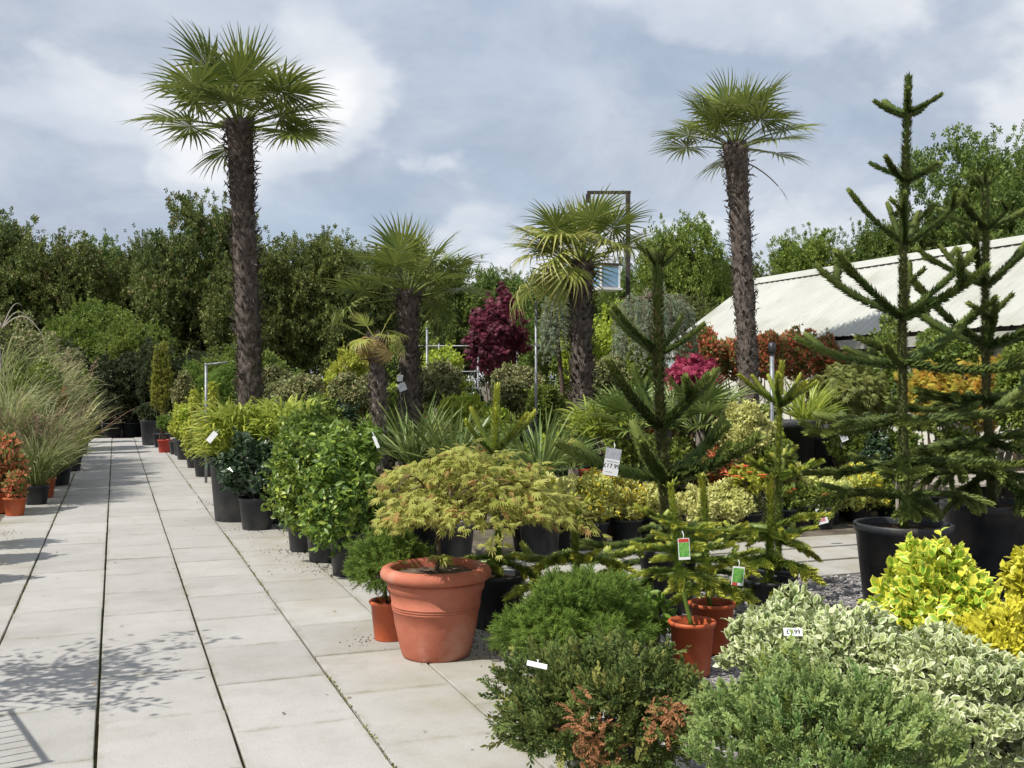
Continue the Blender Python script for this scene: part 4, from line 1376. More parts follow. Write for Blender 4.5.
tree("green tree over the middle of the white roof", 868, 45, 222, 100, 390, "tree_green", 0, GD)
tree("tall broad green tree rising high above the white roof", 985, 44, 132, 150, 390, "tree_green", 1, GD)
tree("tall green tree at the near end of the white roof", 1050, 40, 142, 120, 390, "tree_green", 2, GD)
tree("low green tree tucked between the tall trees above the roof", 920, 46, 218, 90, 390, "tree_dark", 2, GD)
tree("bronze red bush below the bright leafy tree", 690, 27, 296, 70, 370, "tree_brown", 1, None, "bush")

for (px, lab) in ((80, "dark evergreen bush behind the potted conifers, on the grass border side"), (135, "dark evergreen bush behind the potted conifers at the end of the path"), (200, "dark evergreen bush behind the potted conifers and the green cone")):
    tree(lab, px, 33.5, 352, 88, 446, "hedge", 0, None, "bush")
# dark conifer screen at the end of the path, in pots
GH = "dark potted conifers closing the path"
for i, px in enumerate((70, 92, 112, 131, 152, 178, 208)):
    shrub("potted_conifer", "dark bushy conifer in a black pot in the row closing the path end", "conifer", px, 31.5 + 0.4 * (i % 2), 340 + 7 * ((i * 3) % 4), 436, 46, "hedge", ("black", 0.28, 0.42), GH, flat=-0.98)

# ------------------------------------------------------------------ border on the left of the path
shrub("potted_shrub", "red-tipped shrub in a terracotta pot nearest the path on the grass side", "shrub", 0, 13.3, 436, 498, 52, "photinia", ("orange", 0.16, 0.26))
shrub("potted_shrub", "small red-tipped shrub in a terracotta pot at the very edge of the border", "shrub", 15, 13.0, 470, 506, 22, "photinia", ("orange", 0.13, 0.22))
tuft("potted_grass", "fine arching grass in a black pot beside the red-tipped shrubs", "grass", 36, 14.2, None, 405, 62, "grass", 420, 0.009, ("black", 0.17, 0.26), 0.8, 1.2, 8, rise=0.25, base=0.14, lk=1.0)
tuft("potted_grass", "tall fine grass with pink plumes in an orange pot", "grass", 43, 15.0, None, 376, 70, "grass", 420, 0.009, ("orange", 0.17, 0.28), 0.8, 1.1, 14, rise=0.5, base=0.2, lk=1.0)
tuft("potted_grass", "tallest plumed grass standing behind the pink plumed one", "grass", 8, 15.6, None, 342, 90, "grass", 420, 0.010, ("black", 0.25, 0.35), 0.8, 1.0, 14, rise=0.9, base=0.35, lk=1.0)
shrub("potted_shrub", "airy grey-green twiggy shrub over the tall grasses", "shrub", 6, 17.6, 306, 440, 84, "midgreen", ("black", 0.25, 0.35), cov=0.6, mat="brown_var", nst=14)
shrub("potted_shrub", "dull green loose shrub woven through the tall plumed grass", "shrub", 26, 16.3, 352, 455, 64, "midgreen", ("black", 0.2, 0.3), cov=0.55, nst=12)
tuft("potted_grass", "dark green upright grass between the plumed grasses", "grass", 22, 15.3, None, 376, 50, "yucca", 200, 0.010, ("black", 0.16, 0.26), 0.6, 0.8, 4, rise=0.4, base=0.2, lk=1.0)
for (px, Z, yt, lab) in ((-6, 16.6, 300, "tall arching grass at the border's outer end behind the red-tipped shrubs"), (24, 18.4, 318, "tall arching grass rising over the loose dull green shrub"), (46, 20.0, 338, "tall arching grass behind the red and green leafed shrub"), (2, 14.6, 362, "middling arching grass right behind the red-tipped shrubs")):
    tuft("potted_grass", lab, "grass", px, Z, None, yt, 90, "grass", 460, 0.010, ("black", 0.25, 0.35), 0.9, 1.3, 12, rise=(H(yt, Z) - 0.35) * 0.55, base=0.34, lk=1.15)
tuft("potted_grass", "low yellowish grass between the flax and the pink plumed grass", "grass", 58, 16.8, None, 412, 60, "gold_blade", 240, 0.011, ("black", 0.2, 0.28), 0.9, 1.1, 6)
shrub("potted_shrub", "red and green leafed shrub among the pink plumed grasses", "shrub", 50, 17.4, 390, 455, 44, "photinia", ("black", 0.2, 0.3))
tuft("potted_flax", "broad striped flax leaves arching over the path from a black pot", "flax", 70, 19.5, None, 384, 60, "phormium", 80, 0.05, ("black", 0.22, 0.34), 0.85, 0.8, 0)
tuft("potted_grass", "grass clump with pale blades behind the striped flax", "grass", 55, 21.5, None, 372, 50, "grass", 260, 0.012, ("black", 0.2, 0.3), 0.7, 1.0, 30)
shrub("potted_shrub", "green shrub in a black pot behind the striped flax", "shrub", 78, 24.0, 372, 440, 34, "midgreen", ("black", 0.24, 0.36))
shrub("potted_shrub", "olive shrub second from the dark conifers on the grass side", "shrub", 70, 26.0, 360, 440, 40, "brown", ("black", 0.24, 0.36))
shrub("potted_shrub", "dull green shrub next to the dark conifers on the grass side", "shrub", 80, 28.5, 366, 435, 34, "midgreen", ("black", 0.24, 0.36))
shrub("potted_shrub", "feathery green shrub far back in the grass border", "shrub", 30, 21.0, 335, 430, 70, "midgreen", ("black", 0.24, 0.36), cov=0.7)
shrub("potted_shrub", "dull bronze shrub rising behind the feathery green one", "shrub", 40, 25.0, 330, 420, 80, "brown", ("black", 0.24, 0.36))
shrub("potted_shrub", "big green shrub at the back of the grass border", "shrub", -12, 22.0, 318, 430, 90, "midgreen", ("black", 0.24, 0.36))


rg = np.random.default_rng(61)
x, y = W(2, 16.9)
t = thing("potted_tree", "bare pale drooping branch of a small tree over the tall grasses", "tree", (x, y, 0))
zs = pot(t, 0.24, 0.2, 0.4, "black")
g = Geo()
m = np.linspace(0, 1, 12)[:, None]
tube(g, np.concatenate([0.05 * np.sin(m * 5), 0.04 * m, zs + 2.2 * m], 1), np.linspace(0.03, 0.018, 12), 7)
for k, (ex, dz) in enumerate(((0.75, -0.55), (0.5, -0.2), (-0.5, -0.5), (0.3, 0.15), (-0.3, 0.1))):
    pts = np.concatenate([ex * CY * m, -ex * SY * m + 0.1 * k * m, zs + 2.15 + 0.35 * np.sin(m * 2.4) + dz * m ** 2], 1)
    tube(g, pts, np.linspace(0.013, 0.004, 12), 5)
part("stem", g, surf_mat("pale_bark", (0.26, 0.22, 0.18), (0.4, 0.36, 0.31), 25, 0.85, 0.2), t)
gl = Geo()
c = rg.normal(size=(160, 3)) * np.array([0.35, 0.3, 0.22]) + np.array([0, 0, zs + 2.1])
leaves(gl, c, rg.normal(size=(160, 3)) + [0, 0, -0.5], rg.normal(size=(160, 3)) + [0, 0, 1], 0.06, 0.022, OVAL, rg)
part("foliage", gl, LM["midgreen"], t, stuff=True)

# plants nearer than the view begins on the left; their shadows cross the path
GN = "border plants beside the near path"
for i, (u, v, hh, r, k) in enumerate(((-1.75, 11.6, 1.45, 0.36, "midgreen"), (-1.85, 10.6, 1.7, 0.34, "photinia"), (-1.8, 9.5, 1.35, 0.34, "midgreen"), (-1.95, 8.3, 1.0, 0.32, "euon_cream"), (-2.0, 7.3, 0.9, 0.3, "glossy"))):
    SEED[0] += 1
    t = thing("potted_shrub", ["tall leafy shrub next along from the red-tipped one", "upright red-tipped shrub further along the border", "leafy green shrub halfway along the near border", "cream-edged shrub on the near border", "glossy dark shrub beside the small open tree"][i], "shrub", (u, v, 0), i * 1.3, GN)
    g, m = foliage(k, r, r, (hh - 0.3) / 2, 10, SEED[0], -0.95, 0.6)
    part("foliage", g, m, t, stuff=True, loc=(0, 0, 0.3 + (hh - 0.3) / 2))
    zs = pot(t, 0.18, 0.15, 0.3, "black")
    rg = np.random.default_rng(SEED[0])
    g = Geo(); stems(g, zs, [nrm(rg.normal(size=3)) * r * 0.6 + np.array([0, 0, hh * 0.6]) for _ in range(6)], rg); part("stem", g, MB["stem"], t)


# a small tree and a wire trolley standing beside the path; only their shadows reach the view
def open_tree():
    t = thing("potted_tree", "small open-branched tree in a black pot beside the path's grass border", "tree", (-1.75, 6.05, 0))
    zs = pot(t, 0.24, 0.2, 0.4, "black")
    rg = np.random.default_rng(9)
    g = Geo(); gl = Geo()
    m = np.linspace(0, 1, 8)[:, None]
    tr = np.concatenate([0.05 * np.sin(m * 4), 0.04 * m, zs + m * 1.6], 1)
    tube(g, tr, np.linspace(0.03, 0.018, 8), 7)
    for _ in range(30):
        b = tr[rg.integers(3, 8)]
        e = b + nrm(rg.normal(size=3) + np.array([0.2, 0, 0.35])) * rg.uniform(0.4, 1.15)
        pts = b + (e - b) * m + np.sin(m * 3.1) * rg.normal(size=3) * 0.06
        tube(g, pts, np.linspace(0.011, 0.004, 8), 4)
        s = rg.random((36, 1)) ** 0.6
        c = b + (e - b) * s + rg.normal(size=(36, 3)) * 0.07
        leaves(gl, c, rg.normal(size=(36, 3)) + nrm(e - b), rg.normal(size=(36, 3)) + [0, 0, 1], 0.07, 0.035, OVAL, rg)
    part("stem", g, MB["stem"], t)
    part("foliage", gl, LM["midgreen"], t, stuff=True)


open_tree()
t = thing("trolley", "galvanised wire plant trolley parked beside the path", "trolley", (-1.42, 5.15, 0), 0.25)
g = Geo(); box(g, -0.3, 0.3, -0.45, 0.45, 0.16, 0.19); part("platform", g, MB["galv"], t, False)
for sx in (-0.27, 0.27):
    for sy in (-0.40, 0.40):
        g = Geo(); tube(g, [(sx - 0.015, sy, 0.07), (sx + 0.015, sy, 0.07)], 0.07, 14); part("wheel", g, MB["black"], t)
        g = Geo(); tube(g, [(sx + 0.03, sy, 0.07), (sx + 0.03, sy, 0.17)], 0.012, 6); part("fork", g, MB["galv"], t)
g = Geo()
for sy in (-0.45, 0.45):
    tube(g, [(0.3, sy, 0.15), (0.3, sy, 1.0)], 0.016, 6)
for z in (0.3, 0.98):
    tube(g, [(0.3, -0.45, z), (0.3, 0.45, z)], 0.014, 6)
part("frame", g, MB["galv"], t)
for k in range(9):
    g = Geo(); tube(g, [(0.3, -0.36 + 0.09 * k, 0.19), (0.3, -0.36 + 0.09 * k, 0.98)], 0.006, 5); part("wire", g, MB["galv"], t)

# ------------------------------------------------------------------ far end of the right-hand row
shrub("potted_shrub", "dark low shrub in a tall grey pot at the far path end", "shrub", 151, 27.5, 405, 425, 26, "hedge", ("grey", 0.27, 0.66))
shrub("potted_conifer", "golden yew column standing like a post at the far path end", "conifer", 162, 26.6, 338, 432, 22, "yew", ("black", 0.22, 0.35), flat=-0.98)
shrub("potted_conifer", "green cone-shaped conifer behind the golden shrubs", "conifer", 192, 25.6, 358, 436, 30, "thuja", ("black", 0.24, 0.36), flat=-0.98)
shrub("potted_conifer", "stubby bright conifer in a red pot near the golden yew", "conifer", 165, 24.6, 412, 436, 16, "thuja", ("red", 0.17, 0.30), flat=-0.98)
shrub("potted_conifer", "stubby bright conifer in a black pot near the golden yew", "conifer", 177, 24.0, 412, 436, 15, "thuja", ("black", 0.18, 0.30), flat=-0.98)
shrub("potted_shrub", "golden shrub in a black pot, furthest of the golden ones", "shrub", 187, 22.4, 402, 446, 38, "golden", ("black", 0.24, 0.42))
shrub("potted_shrub", "golden shrub in a black pot leaning over the path edge", "shrub", 206, 18.4, 388, 462, 44, "golden", ("black", 0.22, 0.38))
shrub("potted_shrub", "lime green shrub in a black pot between the golden shrubs", "shrub", 197, 20.3, 398, 450, 36, "lime", ("black", 0.22, 0.38))
shrub("potted_shrub", "pale bronze globe shrub beside the green cone conifer", "shrub", 183, 23.6, 372, 420, 24, "brown", ("black", 0.22, 0.38))
tuft("potted_grass", "clump of gold strap leaves in a large dark grey pot at the path", "grass", 238, 12.6, 462, 384, 104, "gold_blade", 900, 0.034, ("grey", 0.335, 0.76), 1.5, 1.3, 0, up0=0.15, rise=0.55, base=0.36, lk=1.05)
tuft("potted_grass", "green-gold strap leaves spilling around the tallest palm trunk", "grass", 286, 12.4, 455, 386, 90, "gold_blade", 800, 0.034, ("black", 0.28, 0.55), 1.5, 1.3, 0, up0=0.15, rise=0.55, base=0.36, lk=1.05)
shrub("potted_shrub", "dark glossy-leaved shrub in a black pot in front of the large grey pot", "shrub", 257, 11.8, 438, 506, 76, "glossy", ("black", 0.20, 0.36), cov=0.9, nst=12)
shrub("potted_shrub", "bright green glossy shrub in the black pot furthest up the path of three", "shrub", 304, 10.3, 420, 540, 84, "camellia", ("black", 0.17, 0.38))
shrub("potted_shrub", "bright green glossy shrub in the middle black pot of three", "shrub", 326, 9.7, 428, 552, 98, "camellia", ("black", 0.19, 0.40))
shrub("potted_shrub", "bright green glossy shrub in a black pot beside the small orange pot", "shrub", 350, 9.0, 434, 566, 108, "camellia", ("black", 0.18, 0.38))
shrub("potted_shrub", "darker green leafy shrub at the back of the glossy bright ones", "shrub", 312, 11.4, 402, 480, 70, "midgreen", ("black", 0.2, 0.4))
shrub("potted_conifer", "feathery green ball conifer in a small orange pot", "conifer", 390, 6.75, 528, 606, 90, "conifer", ("orange", 0.125, 0.25), flat=-0.95, nst=4, seed=907)


# ------------------------------------------------------------------ maple in the terracotta pot
def maple():
    Z = 6.36
    x, y = W(436, Z)
    t = thing("potted_maple", "weeping orange-green maple in the big terracotta pot", "maple", (x, y, 0))
    rt, rb, h = 0.305, 0.205, 0.545
    prof = [(0.001, 0.0), (rb - 0.006, 0.0), (rb, 0.012), (rb + 0.012, 0.05), (rb + 0.045, 0.20)]
    for z in (0.285, 0.300, 0.315):   # turned grooves
        r = rb + 0.055 + (z - 0.28) * 0.2
        prof += [(r, z - 0.006), (r + 0.004, z - 0.003), (r + 0.004, z + 0.003), (r, z + 0.006)]
    prof += [(0.280, 0.395), (0.292, 0.405), (0.296, 0.44), (0.298, 0.462), (0.322, 0.468), (0.336, 0.482), (0.337, 0.505), (0.326, 0.528),
             (0.300, 0.540), (0.276, 0.537), (0.268, 0.520), (0.258, 0.40), (0.18, 0.05), (0.001, 0.05)]
    cut = [i for i, q in enumerate(prof) if q == (0.298, 0.462)][0]
    g = Geo(); lathe(g, prof[:cut + 1] + [(0.268, 0.463), (0.258, 0.40), (0.18, 0.05), (0.001, 0.05)], 64); po = part("pot", g, MB["terra"], t)
    g = Geo(); lathe(g, prof[cut:-3] + [(0.266, 0.464)], 64); part("rim", g, MB["terra"], po)
    g = Geo()
    th = np.linspace(0, 2 * math.pi, 40, endpoint=False)
    rg = np.random.default_rng(21)
    v = np.concatenate([np.stack([np.cos(th) * 0.262 * q, np.sin(th) * 0.262 * q, 0.492 + rg.normal(size=40) * 0.006], -1) for q in (0.0, 0.3, 0.6, 1.0)])
    f = []
    for i in range(3):
        for j in range(40):
            k = (j + 1) % 40
            f += [[i * 40 + j, (i + 1) * 40 + j, (i + 1) * 40 + k], [i * 40 + j, (i + 1) * 40 + k, i * 40 + k]]
    g.add(v, f); part("soil", g, MB["stem"], t)
    # crown offset towards the right of the stem
    rx, ry, rz = 0.67, 0.54, 0.34
    off = np.array([0.20 * CY, -0.20 * SY, 0.92])
    g = Geo()
    for i in range(88):   # loose, drooping pads of leaves with gaps between
        rho = math.sqrt((i + 0.5) / 88) * rg.uniform(0.8, 1.12)
        a = i * 2.39996 + rg.normal() * 0.25
        ca, sa = math.cos(a), math.sin(a)
        pr = rg.uniform(0.06, 0.14)
        cx, cy = ca * rho * rx, sa * rho * ry
        cz = 0.34 * (1 - rho ** 2) - 0.10 + rg.normal() * 0.085
        k = int(32 * (pr / 0.11) ** 2)
        q = np.sqrt(rg.random(k)) * pr
        b = rg.uniform(0, 2 * math.pi, k)
        px, py = q * np.cos(b), q * np.sin(b)
        outw = px * ca + py * sa
        p = np.stack([cx + px, cy + py, max(cz, -0.16) + rg.normal(size=k) * 0.02 - 0.45 * np.maximum(outw, 0) - 1.2 * q ** 2], -1)
        d = np.stack([np.cos(b) * 0.5 + ca * 0.6, np.sin(b) * 0.5 + sa * 0.6, np.full(k, -0.35)], -1) + rg.normal(size=(k, 3)) * 0.4
        nn = np.array([0, 0, 1.0]) + rg.normal(size=(k, 3)) * 0.45
        ll = rg.uniform(0.04, 0.08, k)
        rnd = np.clip(rg.normal() * 0.22 + 0.5 + rg.normal(size=k) * 0.2, 0, 1)
        leaves(g, p + off, d, nn, ll, ll * 0.85, ACER, rg, rnd)
    lowp = np.array([[0.02, -0.02, 0.60], [0.04, -0.05, 0.585], [-0.02, -0.04, 0.61], [0.06, -0.03, 0.575], [0.05, 0.0, 0.6], [0.03, -0.07, 0.595]])
    leaves(g, lowp, rg.normal(size=(6, 3)) + [0.3, -0.5, -0.6], rg.normal(size=(6, 3)) * 0.3 + [0, 0, 1], 0.08, 0.08, ACER, rg)
    part("foliage", g, LM["acer_or"], t, stuff=True)
    g = Geo()
    m = np.linspace(0, 1, 9)[:, None]
    st = np.array([0, 0, 0.48]) + m * np.array([0.03, 0.0, 0.34]) + np.sin(m * 6) * np.array([0.012, 0.008, 0])
    tube(g, st, np.linspace(0.017, 0.012, 9), 8)
    for i in range(22):
        a = i * 2.4
        e = off + np.array([math.cos(a) * rx, math.sin(a) * ry, rg.uniform(-0.1, 0.15)]) * rg.uniform(0.55, 0.95)
        b = st[rg.integers(5, 9)]
        pts = b + (e - b) * m + np.array([0, 0, 0.16]) * np.sin(m * 3.14) + rg.normal(size=3) * 0.03 * np.sin(m * 3)
        tube(g, pts, np.linspace(0.008, 0.0025, 9), 5)
    part("stem", g, MB["stem"], t)


maple()

# ------------------------------------------------------------------ near bed on the right
shrub("potted_conifer", "low mounded bright green conifer right of the terracotta pot", "conifer", 572, 5.65, 574, 676, 164, "conifer", ("black", 0.17, 0.22), flat=-0.8, cov=1.3, seed=906)
j1 = shrub("potted_juniper", "dark spreading juniper with rusty dead patches, at the edge of the paving", "juniper", 611, 4.05, 650, 776, 244, "juniper", ("black", 0.165, 0.30), flat=-0.85, cov=1.3, nst=12, seed=914)
j2 = shrub("potted_juniper", "blue-grey spreading juniper in front of the silver variegated shrubs", "juniper", 818, 3.55, 676, 800, 276, "juniper_blue", ("black", 0.16, 0.28), flat=-0.8, cov=1.2, nst=12, seed=905)
# dead rusty sprays inside the dark juniper
rg = np.random.default_rng(31)
g = Geo()
Zj = 4.05
for (px, py, n, r) in ((592, 735, 40, 0.035), (580, 712, 18, 0.03), (672, 715, 40, 0.035), (662, 726, 20, 0.03), (600, 752, 26, 0.03)):
    dep = Zj - 0.43
    X, Y = W(px, dep)
    c = np.array([X, Y, H(py, dep)])
    p = c + rg.normal(size=(n, 3)) * r
    leaves(g, p, rg.normal(size=(n, 3)) + [0, 0, -0.4], rg.normal(size=(n, 3)), rg.uniform(0.04, 0.065, n), 0.05, JUNI, rg)
v = Matrix.Rotation(-j1.rotation_euler.z, 4, "Z") @ Matrix.Translation(-Vector(j1.location))
g2 = Geo(); g2.merge(g, v)
o = part("dead_spray", g2, LM["dead"], j1, stuff=True)
o["label"] = "rusty brown dead sprays in the dark juniper"

GW = "silver variegated shrubs in the near bed"
shrub("potted_shrub", "silver-white variegated shrub with a white card, beside the terracotta pots", "shrub", 788, 4.9, 604, 705, 168, "euon_white", ("black", 0.16, 0.22), flat=-0.85, cov=1.1, nst=14)
shrub("potted_shrub", "silver-white variegated shrub beneath the yellow ball shrub", "shrub", 958, 4.05, 640, 790, 224, "euon_white", ("black", 0.17, 0.24), flat=-0.85, cov=1.15, nst=14)
shrub("potted_shrub", "small silver variegated shrub between the juniper and the larger one", "shrub", 860, 4.5, 612, 715, 120, "euon_white", ("black", 0.15, 0.22), flat=-0.85, nst=10)
shrub("potted_shrub", "gold-edged broad-leaved shrub against the big black pot", "shrub", 942, 5.35, 540, 660, 146, "euon_gold", ("black", 0.17, 0.26), flat=-0.85, cov=1.0, nst=10)
shrub("potted_shrub", "dense yellow ball shrub beside the gold-edged one", "shrub", 1006, 4.65, 602, 690, 104, "euon_yel", ("black", 0.16, 0.24), flat=-0.85, cov=1.1)
shrub("potted_shrub", "yellow shrub behind the dense yellow ball", "shrub", 1034, 5.5, 542, 620, 74, "euon_gold", ("black", 0.16, 0.24), flat=-0.85, mat="euon_yel")
shrub("weed", "patch of green clover-like weed between the dark pot and the juniper", "weed", 648, 6.2, 590, 640, 50, "midgreen", None, cov=0.5, mat="weed", nst=8)

# ------------------------------------------------------------------ monkey puzzles
monkey_puzzle("young monkey puzzle with yellowish tips standing behind the orange-green maple", 497, 7.1, 386, ("black", 0.20, 0.36), [
    (452, 4, 0.38, ["larm"], 32, 0.35), (505, 5, 0.45, ["lflat"], 10, 1.0), (560, 5, 0.42, ["lflat2"], -10, 0.4)], 1, True, None, 0.022, leaf=0.045)
monkey_puzzle("large dark monkey puzzle with thick arms and a hanging price tag, in a black pot", 668, 7.6, 256, ("black", 0.21, 0.45), [
    (266, 6, 0.20, ["tip"], 36, 0.3), (352, 4, 0.46, ["arm", "tup"], 32, 0.5), (425, 4, 0.62, ["tup", "tup2"], 34, 0.1), (478, 5, 0.84, ["tup2", "tup"], 20, 0.15), (532, 6, 0.66, ["flat", "flat2"], 2, 0.3), (562, 5, 0.56, ["flat2", "hang"], -6, 1.1)], 2, False, 656, 0.040, leaf=0.068)
monkey_puzzle("small monkey puzzle on a thin bare stem in the front terracotta pot", 692, 5.95, 484, ("orange", 0.125, 0.30), [
    (487, 5, 0.055, ["ltip"], 25, 0.2), (522, 5, 0.26, ["lflat"], 8, 0.2), (548, 5, 0.30, ["lflat", "lflat2"], 2, 0.8), (574, 5, 0.32, ["lflat2"], -6, 0.1)], 3, True, 668, 0.014, bare=0.3, leaf=0.042)
monkey_puzzle("small monkey puzzle with lime tips in the rear terracotta pot", 712, 6.45, 476, ("orange", 0.135, 0.30), [
    (479, 5, 0.05, ["ltip"], 25, 0.7), (530, 5, 0.30, ["lflat"], 6, 0.6), (560, 6, 0.34, ["lflat", "lflat2"], 0, 0.1), (585, 5, 0.34, ["lflat2"], -8, 0.9)], 4, True, 700, 0.016, bare=0.25, leaf=0.045)
monkey_puzzle("low bushy monkey puzzle in a black pot at the edge of the grey gravel", 770, 7.2, 478, ("black", 0.17, 0.30), [
    (481, 5, 0.07, ["ltip"], 30, 0.7), (530, 6, 0.38, ["lflat", "lflat2"], 6, 0.3), (560, 6, 0.42, ["lflat2"], -4, 0.8), (585, 6, 0.42, ["lflat2"], -18, 0.2)], 5, True, None, 0.022, leaf=0.055)
monkey_puzzle("short monkey puzzle behind the mounded bright green conifer", 575, 6.7, 496, ("black", 0.16, 0.24), [
    (518, 4, 0.16, ["ltip"], 30, 0.5), (556, 6, 0.44, ["lflat", "lflat2"], 2, 0.3), (578, 6, 0.46, ["lflat2"], -10, 0.9)], 6, True, None, 0.018, leaf=0.05)
monkey_puzzle("slim monkey puzzle with a crown of yellow-green arms beside the metal post", 777, 7.75, 362, ("black", 0.16, 0.28), [
    (404, 7, 0.36, ["larm"], 30, 0.2), (475, 5, 0.36, ["lflat"], 20, 0.7), (540, 5, 0.36, ["lflat2"], 0, 0.2)], 7, True, 782, 0.024, leaf=0.042)
monkey_puzzle("tallest monkey puzzle with tiered arms in a wide black pot", 903, 7.6, 78, ("black", 0.335, 0.63), [
    (114, 5, 0.29, ["tip"], 20, 0.25), (180, 5, 0.30, ["tip"], 12, 0.9), (244, 5, 0.52, ["up", "up2"], 26, 0.3), (316, 5, 0.74, ["up2", "up3"], 24, 0.8), (362, 5, 0.82, ["up", "flat", "up3"], 10, 0.1),
    (420, 5, 0.82, ["flat", "flat2"], 4, 0.5), (460, 5, 0.78, ["flat2", "flat"], 0, 0.15), (496, 5, 0.66, ["hang", "flat2"], -2, 0.7)], 8, False, 907, 0.036, leaf=0.048)
monkey_puzzle("second tall monkey puzzle in the widest black pot beside the tallest one", 992, 8.3, 178, ("black", 0.38, 0.70), [
    (186, 5, 0.15, ["tip"], 40, 0.4), (228, 5, 0.38, ["tip", "up"], 26, 0.8), (285, 5, 0.68, ["up2", "up3"], 28, 0.2), (345, 6, 0.80, ["up", "up3"], 18, 0.9), (400, 6, 0.80, ["flat", "flat2"], 6, 0.3),
    (440, 6, 0.78, ["flat2", "hang"], 0, 0.8), (475, 6, 0.7, ["hang", "hang2"], -4, 0.3)], 9, False, 983, 0.036, leaf=0.050)

# ------------------------------------------------------------------ palms
palm("tallest palm with a straight shaggy trunk and round green crown", 253, 13.4, 239, 120, 0.140, 0.145,
     [(["young", "stiff"], 4, 84, 66, 0.3), (["stiff", "stiff2"], 8, 62, 36, 1.2), (["stiff2", "stiff"], 8, 38, 20, 0.5), (["stiff2"], 5, 20, 8, 2.0), (["stiff2"], 2, 0, -4, 5.6)],
     ("black", 0.37, 0.55), 11, None, 1.15, "trunk", 420, 1.3)
palm("palm with broad glossy crown standing behind the small yellowing palm", 411, 13.2, 408, 290, 0.122, 0.115,
     [(["young", "stiff"], 4, 82, 60, 0.9), (["stiff", "stiff2"], 8, 58, 32, 0.2), (["stiff2", "stiff"], 6, 30, 12, 1.5), (["open"], 2, 8, 0, 0.6)],
     ("black", 0.30, 0.45), 12, None, 0.92, "trunk", 260, 1.2)
palm("small palm with dead straw-coloured leaves hanging on its crown", 381, 12.6, 377, 334, 0.095, 0.085,
     [(["pale_young"], 2, 70, 50, 0.4), (["pale", "stiff2"], 5, 40, 5, 0.3), (["dead", "dead", "pale2"], 9, 32, -10, 0.9)],
     ("black", 0.24, 0.40), 13, None, 0.42, "trunk_grey", 160, 1.0)
palm("shaggy yellow-green palm in front of the gallows shaped timber gantry", 583, 14.2, 581, 260, 0.140, 0.135,
     [(["pale_young", "young"], 7, 84, 60, 0.2), (["pale", "stiff2", "pale_young"], 15, 62, 28, 1.1), (["pale", "stiff2", "pale2"], 14, 34, 10, 0.1), (["pale2", "pale"], 4, 4, -12, 1.6)],
     ("black", 0.34, 0.5), 14, None, 1.0, "trunk", 300, 1.3, clear=-0.5)
palm("tall palm before the white roof with one bare leaf stalk hanging out", 752, 16.2, 735, 142, 0.145, 0.155,
     [(["young", "stiff"], 4, 84, 64, 0.8), (["stiff", "stiff2"], 8, 62, 34, 0.3), (["stiff2", "stiff"], 7, 36, 18, 1.2), (["stiff2"], 4, 14, 0, 0.1)],
     ("black", 0.36, 0.5), 15, None, 1.12, "trunk_grey", 360, 1.2)
pt = [o for o in bpy.data.objects if o.get("label", "").startswith("tall palm before")][0]
lx, ly = W(735, 16.2)[0] - W(752, 16.2)[0], W(735, 16.2)[1] - W(752, 16.2)[1]
frond(pt, "bare", -YAW + 0.1, -0.25, H(160, 16.2), 0.2, 0.85, lx, ly)


# small fan palms and spiky plants
def fanclump(label, px, Z, yc, n, scale, seed, potspec=("black", 0.2, 0.34), name="potted_fan_palm"):
    rg = np.random.default_rng(seed)
    x, y = W(px, Z)
    t = thing(name, label, "fan palm", (x, y, 0))
    zs = pot(t, potspec[1], potspec[1] * 0.8, potspec[2], potspec[0])
    z = max(zs, H(yc, Z))
    g = Geo(); tube(g, [(0, 0, zs - 0.02), (0.01, 0, (zs + z) / 2), (0, 0, z)], [0.07, 0.065, 0.05], 9); part("stem", g, LM["trunk"], t)
    for i in range(n):
        frond(t, "small", i * 2.4 + rg.normal() * 0.2, math.radians(80 - 75 * i / n + rg.normal() * 6), z - 0.02, rg.normal() * 0.3, scale * rg.uniform(0.85, 1.1))


tuft("potted_yucca", "spiky green blades rising behind the orange-green maple's left side", "yucca", 415, 9.6, 462, 392, 110, "yucca", 150, 0.022, ("black", 0.2, 0.4), 1.2, 0.45, up0=0.1)
tuft("potted_yucca", "spiky blue-green blades just left of the young monkey puzzle", "yucca", 452, 9.3, 465, 398, 110, "yucca", 140, 0.024, ("black", 0.2, 0.4), 1.25, 0.5, up0=0.1)
tuft("potted_yucca", "spiky green blades just right of the young monkey puzzle", "yucca", 540, 9.8, 470, 402, 110, "yucca", 140, 0.022, ("black", 0.2, 0.4), 1.25, 0.5, up0=0.1)
fanclump("small fan palm behind the large dark monkey puzzle", 630, 12.0, 430, 16, 0.95, 3)
fanclump("small fan palm behind the cream globe shrub", 700, 12.6, 428, 18, 1.1, 4)
fanclump("low fan palm left of the cream globe shrub in a purple-banded pot", 668, 13.6, 428, 16, 1.0, 5)
fanclump("little fan palm beside the red tray", 573, 10.6, 468, 10, 0.5, 6, ("black", 0.13, 0.3))
tuft("potted_grass", "yellow-green bamboo-like clump in front of the yellow-green palm", "grass", 600, 12.2, 440, 386, 90, "gold_blade", 420, 0.032, ("black", 0.24, 0.5), 1.4, 1.1, up0=0.15, rise=0.25, base=0.28, lk=1.0)
tuft("potted_grass", "lime strap leaves at the foot of the crimson maple", "grass", 806, 12.6, 420, 372, 60, "gold_blade", 140, 0.026, ("black", 0.2, 0.5), 1.2, 0.7, up0=0.15)
shrub("potted_shrub", "orange-tinged flat shrub between the spiky blades and the price tag", "shrub", 566, 10.9, 436, 466, 44, "acer_olive", ("black", 0.16, 0.4), mat="acer_or", cov=0.9)

